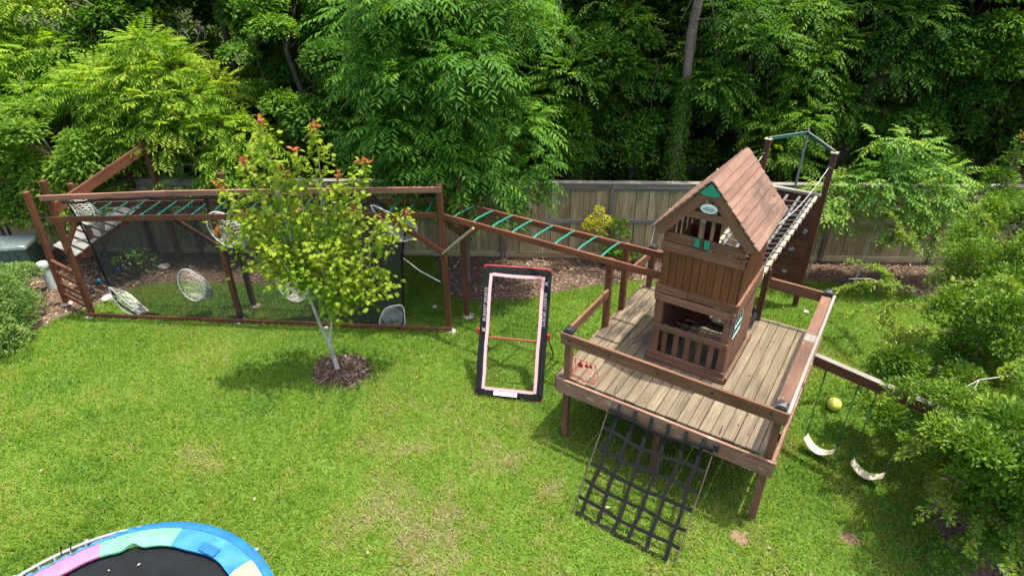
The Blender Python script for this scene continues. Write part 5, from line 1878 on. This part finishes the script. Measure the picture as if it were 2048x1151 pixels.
def wood_tree(x, y, k, s, mat, label, group=None, rz=None, name='wood_tree', sz=None):
    t = empty(name, (x, y, 0), rz if rz is not None else R.uniform(0, 6.28), label, 'tree', group)
    t.scale = (s, s, sz or s)
    link_mesh('trunk', TPL[k][1], None, t)
    link_mesh('crown', TPL[k][0], mat, t)
    return t
WG = 'tall trees of the wood behind the fence'
# named ones in the front row
wood_tree(-12.2, 15.0, 0, 1.05, 'leaf_yellow', 'big yellow green tree filling the top left corner beyond the fence')
wood_tree(-10.6, 14.6, 4, .72, 'leaf_mid', 'mid green tree between the top left corner tree and the feathery yellow one')
wood_tree(-4.6, 14.6, 1, .95, 'leaf_dark', 'dark leafy tree behind the young maple, left of the dense ash')
wood_tree(-2.7, 15.3, 3, 1.05, 'leaf_dark', 'dark green tree directly behind the left side of the dense ash')
wood_tree(1.2, 14.6, 0, .95, 'leaf_dark', 'dark tree just right of the dense ash behind the fence')
wood_tree(2.7, 15.1, 3, 1.05, 'leaf_dark', 'dark tree left of the ivy clad trunk')
wood_tree(5.6, 14.6, 2, 1.0, 'leaf_dark', 'dark feathery tree right of the ivy clad trunk, above the playhouse roof')
wood_tree(7.9, 15.0, 4, 1.05, 'leaf_dark', 'dark feathery tree above the climbing wall posts')
wood_tree(9.8, 14.5, 1, 1.05, 'leaf_dark', 'dark tree above the slender sapling at the right')
wood_tree(11.9, 14.3, 5, 1.1, 'leaf_dark', 'darkest tree in the top right corner of the picture')
for x, y, k, s, where in ((-14.5, 16.5, 2, 1.2, 'at the far left, behind the yellow green corner tree'), (-9.2, 16.6, 1, 1.1, 'right behind the feathery yellow green tree'),
                          (-7.2, 16.2, 5, 1.15, 'right of the feathery yellow green tree'), (-5.6, 17.2, 3, 1.2, 'above the left red shoots of the young maple'),
                          (-3.6, 17.0, 4, 1.2, 'above the right red shoots of the young maple'), (-1.0, 16.6, 5, 1.15, 'hidden mostly by the dense ash, left of its top'),
                          (.4, 17.4, 1, 1.2, 'at the upper right side of the dense ash'), (2.2, 17.2, 2, 1.2, 'above the bright columnar shrub'), (4.3, 16.9, 5, 1.2, 'right behind the ivy clad trunk'),
                          (6.6, 17.0, 1, 1.2, 'above the ridge of the playhouse roof'), (8.8, 17.1, 3, 1.2, 'behind the leaning dark trunk'), (10.8, 16.6, 0, 1.2, 'above the yard corner with the red tipped shrub'),
                          (13.2, 16.4, 3, 1.25, 'in the upper right corner, second row'), (14.4, 14.6, 2, 1.15, 'at the right picture edge close to the fence'), (-16.5, 17.6, 5, 1.2, 'at the left picture edge, second row')):
    wood_tree(x, y, k, s, 'leaf_dark', 'tall dark tree of the wood ' + where, WG)

# lit understory shrubs right behind the fence
def under(x, y, c, r, n, mat, label, seed, style='diamond', L=.10, W=.05, name='understory_shrub', lump=.32, cnt=14):
    rng = np.random.default_rng(seed)
    cl = lumps(cnt, c, r, lump, rng, .8, .3)
    if style == 'compound':
        cm = crown_mesh('crown', cl, n, style, L, W, rng, K=6, Rl=.42, droop=.4, tint=(.5, .25))
    else:
        cm = crown_mesh('crown', cl, n, style, L, W, rng, tint=(.5, .25))
    make_tree(name, (x, y, 0), label, 'shrub', cm, 'bark_dark', [(0, 0, 0), (.03, 0, c[2] * .6), (0, 0, c[2])], .03, cl[::2], .012, mat=mat)
under(1.3, 13.35, (0, 0, 2.35), (.38, .35, .95), 3000, 'leaf_mid', 'bright green columnar shrub behind the fence right of the dense ash', 71)
under(2.75, 13.5, (0, 0, 2.3), (.5, .4, .7), 2200, 'leaf_dark', 'dark green shrub behind the fence beside the ivy clad trunk', 72)
under(6.1, 13.2, (0, 0, 2.6), (.75, .5, .9), 420, 'leaf_mid', 'bright feathery shrub behind the climbing wall posts', 73, 'compound', .12, .045)
under(7.0, 13.6, (0, 0, 2.7), (.6, .4, .9), 3400, 'leaf_mid', 'lit rounded shrub behind the steel pole of the climbing wall', 74)
under(-5.6, 13.5, (0, 0, 2.0), (.8, .5, .6), 380, 'leaf_yellow', 'low yellow green feathery shrub behind the fence left of the young maple', 75, 'compound', .11, .035)
under(-6.5, 12.75, (0, -.1, 1.75), (.9, .35, .4), 330, 'leaf_sap', 'feathery shrub spilling over the fence cap behind the timber frame', 76, 'compound', .11, .036)
under(-8.2, 13.1, (0, 0, 2.5), (.8, .4, .75), 3200, 'leaf_lime', 'lime green shrub behind the sloping side board of the ramp', 77)
under(-11.8, 13.0, (0, 0, 2.6), (1.0, .5, .9), 4600, 'leaf_lime', 'lime green shrub over the fence at the far left edge', 78)
under(-4.7, 12.1, (0, 0, .95), (.55, .25, .55), 1300, 'leaf_dark', 'dark bushy plant against the fence behind the net', 79)
under(8.9, 13.1, (0, 0, 2.2), (.9, .5, .8), 3600, 'leaf_dark', 'dark green shrub behind the fence above the slender sapling', 80)
under(-8.25, 11.7, (0, 0, .45), (.35, .25, .4), 190, 'leaf_dark', 'thin dark plant growing under the plank ramp', 81, cnt=8, lump=.2)
under(-8.9, 11.9, (0, 0, 1.2), (.4, .3, .7), 900, 'leaf_lime', 'leafy stems growing up between ramp and fence', 82, cnt=9, lump=.25)

# tall ivy clad trunk
def ivy_trunk():
    rng = np.random.default_rng(91)
    t = empty('ivy_clad_trunk', (3.75, 13.5, 0), 0, 'tall bare grey trunk with ivy on its lower half behind the fence', 'tree')
    mb = MB()
    path = [Vector((.0, 0, 0)), Vector((.03, 0, 1.5)), Vector((.05, 0, 2.6)), Vector((.06, 0, 3.6)), Vector((.03, 0, 4.6)), Vector((.12, 0, 5.6)), Vector((.3, .1, 8.5))]
    mb.ring_tube(path, [.13, .115, .105, .10, .095, .09, .05], 10)
    for k in range(11):
        z = rng.uniform(4.4, 6.2)
        a = Vector((.08, -.05, z))
        e = a + Vector((rng.uniform(-.7, .8), rng.uniform(-.6, .1), rng.uniform(-1.3, .5)))
        m1 = a.lerp(e, .35) + Vector((0, 0, .28)); m2 = a.lerp(e, .75) + Vector((0, 0, .10))
        mb.ring_tube([a, m1, m2, e], [.016, .012, .009, .005], 5)
    cl = lumps(16, (.3, 0, 8.3), (1.6, 1.5, 1.2), .6, rng, .6)
    limb_tubes(mb, path[-2:], cl[::2], .03, 5, rng)
    mb.build('trunk', 'bark', t)
    n = 3600
    z = rng.uniform(.2, 3.75, n)
    a = rng.uniform(0, 6.28, n)
    r = .13 + np.abs(rng.normal(0, .07, n)) * (1.5 - z * .28)
    P = np.c_[.04 + r * np.cos(a), r * np.sin(a), z]
    q = np.c_[np.cos(a), np.sin(a), np.zeros(n)]
    V, F, tt = leaves(P, unit(q * .5 + rng.normal(0, .5, (n, 3)) + [0, 0, -.6]), unit(q + rng.normal(0, .4, (n, 3)) + [0, 0, .5]), rng.uniform(.05, .09, n), rng.uniform(.04, .065, n), rng.uniform(.1, .9, n))
    link_mesh('ivy', np_mesh('ivy', V, F, tt), 'leaf_ivy', t)
    link_mesh('crown', crown_mesh('crown', cl, 900, 'compound', .14, .045, rng, K=5, Rl=.45), 'leaf_dark', t)
ivy_trunk()

# leaning dark trunk at the right
mb = MB()
mb.ring_tube([(-.5, 0, 0), (-.2, .05, 1.5), (.15, .1, 3.0), (.6, .1, 4.6), (1.1, .2, 7)], [.24, .21, .19, .16, .08], 10)
lt = empty('leaning_trunk', (8.0, 14.0, 0), 0, 'thick dark leaning trunk in deep shade behind the climbing wall', 'tree')
mb.build('trunk', 'bark_dark', lt)
rng = np.random.default_rng(92)
cl = lumps(14, (1.2, .2, 7.2), (1.6, 1.4, 1.0), .6, rng, .6)
link_mesh('crown', crown_mesh('crown', cl, 800, 'compound', .14, .045, rng, K=5, Rl=.45), 'leaf_dark', lt)

# hanging vines and bare twigs in the shade of the wood
def vines():
    rng = np.random.default_rng(95)
    mb = MB()
    for k in range(110):
        x, y = rng.uniform(-13, 12.5), rng.uniform(13.4, 16)
        z = rng.uniform(2.2, 5.6)
        p = Vector((x, y, z))
        pts = [p]
        for j in range(4):
            p = p + Vector((rng.normal(0, .14), rng.normal(0, .1), -rng.uniform(.1, .45)))
            pts.append(p)
        mb.ring_tube(pts, [.010, .009, .008, .006, .004], 4)
    tag(mb.build('hanging_vines', 'bark'), kind='stuff', label='thin hanging vines and bare twigs in the shade of the wood', cat='vines')
vines()

# the mass of the wood beyond the trees one can tell apart
def woodland():
    rng = np.random.default_rng(97)
    n_cl = 760
    c = np.c_[rng.uniform(-27, 24, n_cl), rng.uniform(17.5, 27, n_cl), rng.uniform(.2, 9.5, n_cl)]
    s = rng.uniform(.55, 1.2, n_cl)
    cl = np.c_[c, s, s, s * .7]
    me = crown_mesh('woodland', cl, 190000, 'diamond', .20, .10, rng, shell=.3, tint=(.4, .25))
    tag(link_mesh('woodland', me, 'leaf_mid'), kind='stuff', label='dense mass of dark woodland foliage far behind the fence', cat='woodland')
    c = np.c_[rng.uniform(-15, 14, 240), rng.uniform(13.2, 16.5, 240), rng.uniform(.1, 1.9, 240)]
    s = rng.uniform(.3, .6, 240)
    me = crown_mesh('undergrowth', np.c_[c, s, s, s * .7], 40000, 'diamond', .12, .06, rng, shell=.3, tint=(.4, .3))
    tag(link_mesh('undergrowth', me, 'leaf_mid'), kind='stuff', label='shaded low undergrowth right behind the fence', cat='undergrowth')
woodland()
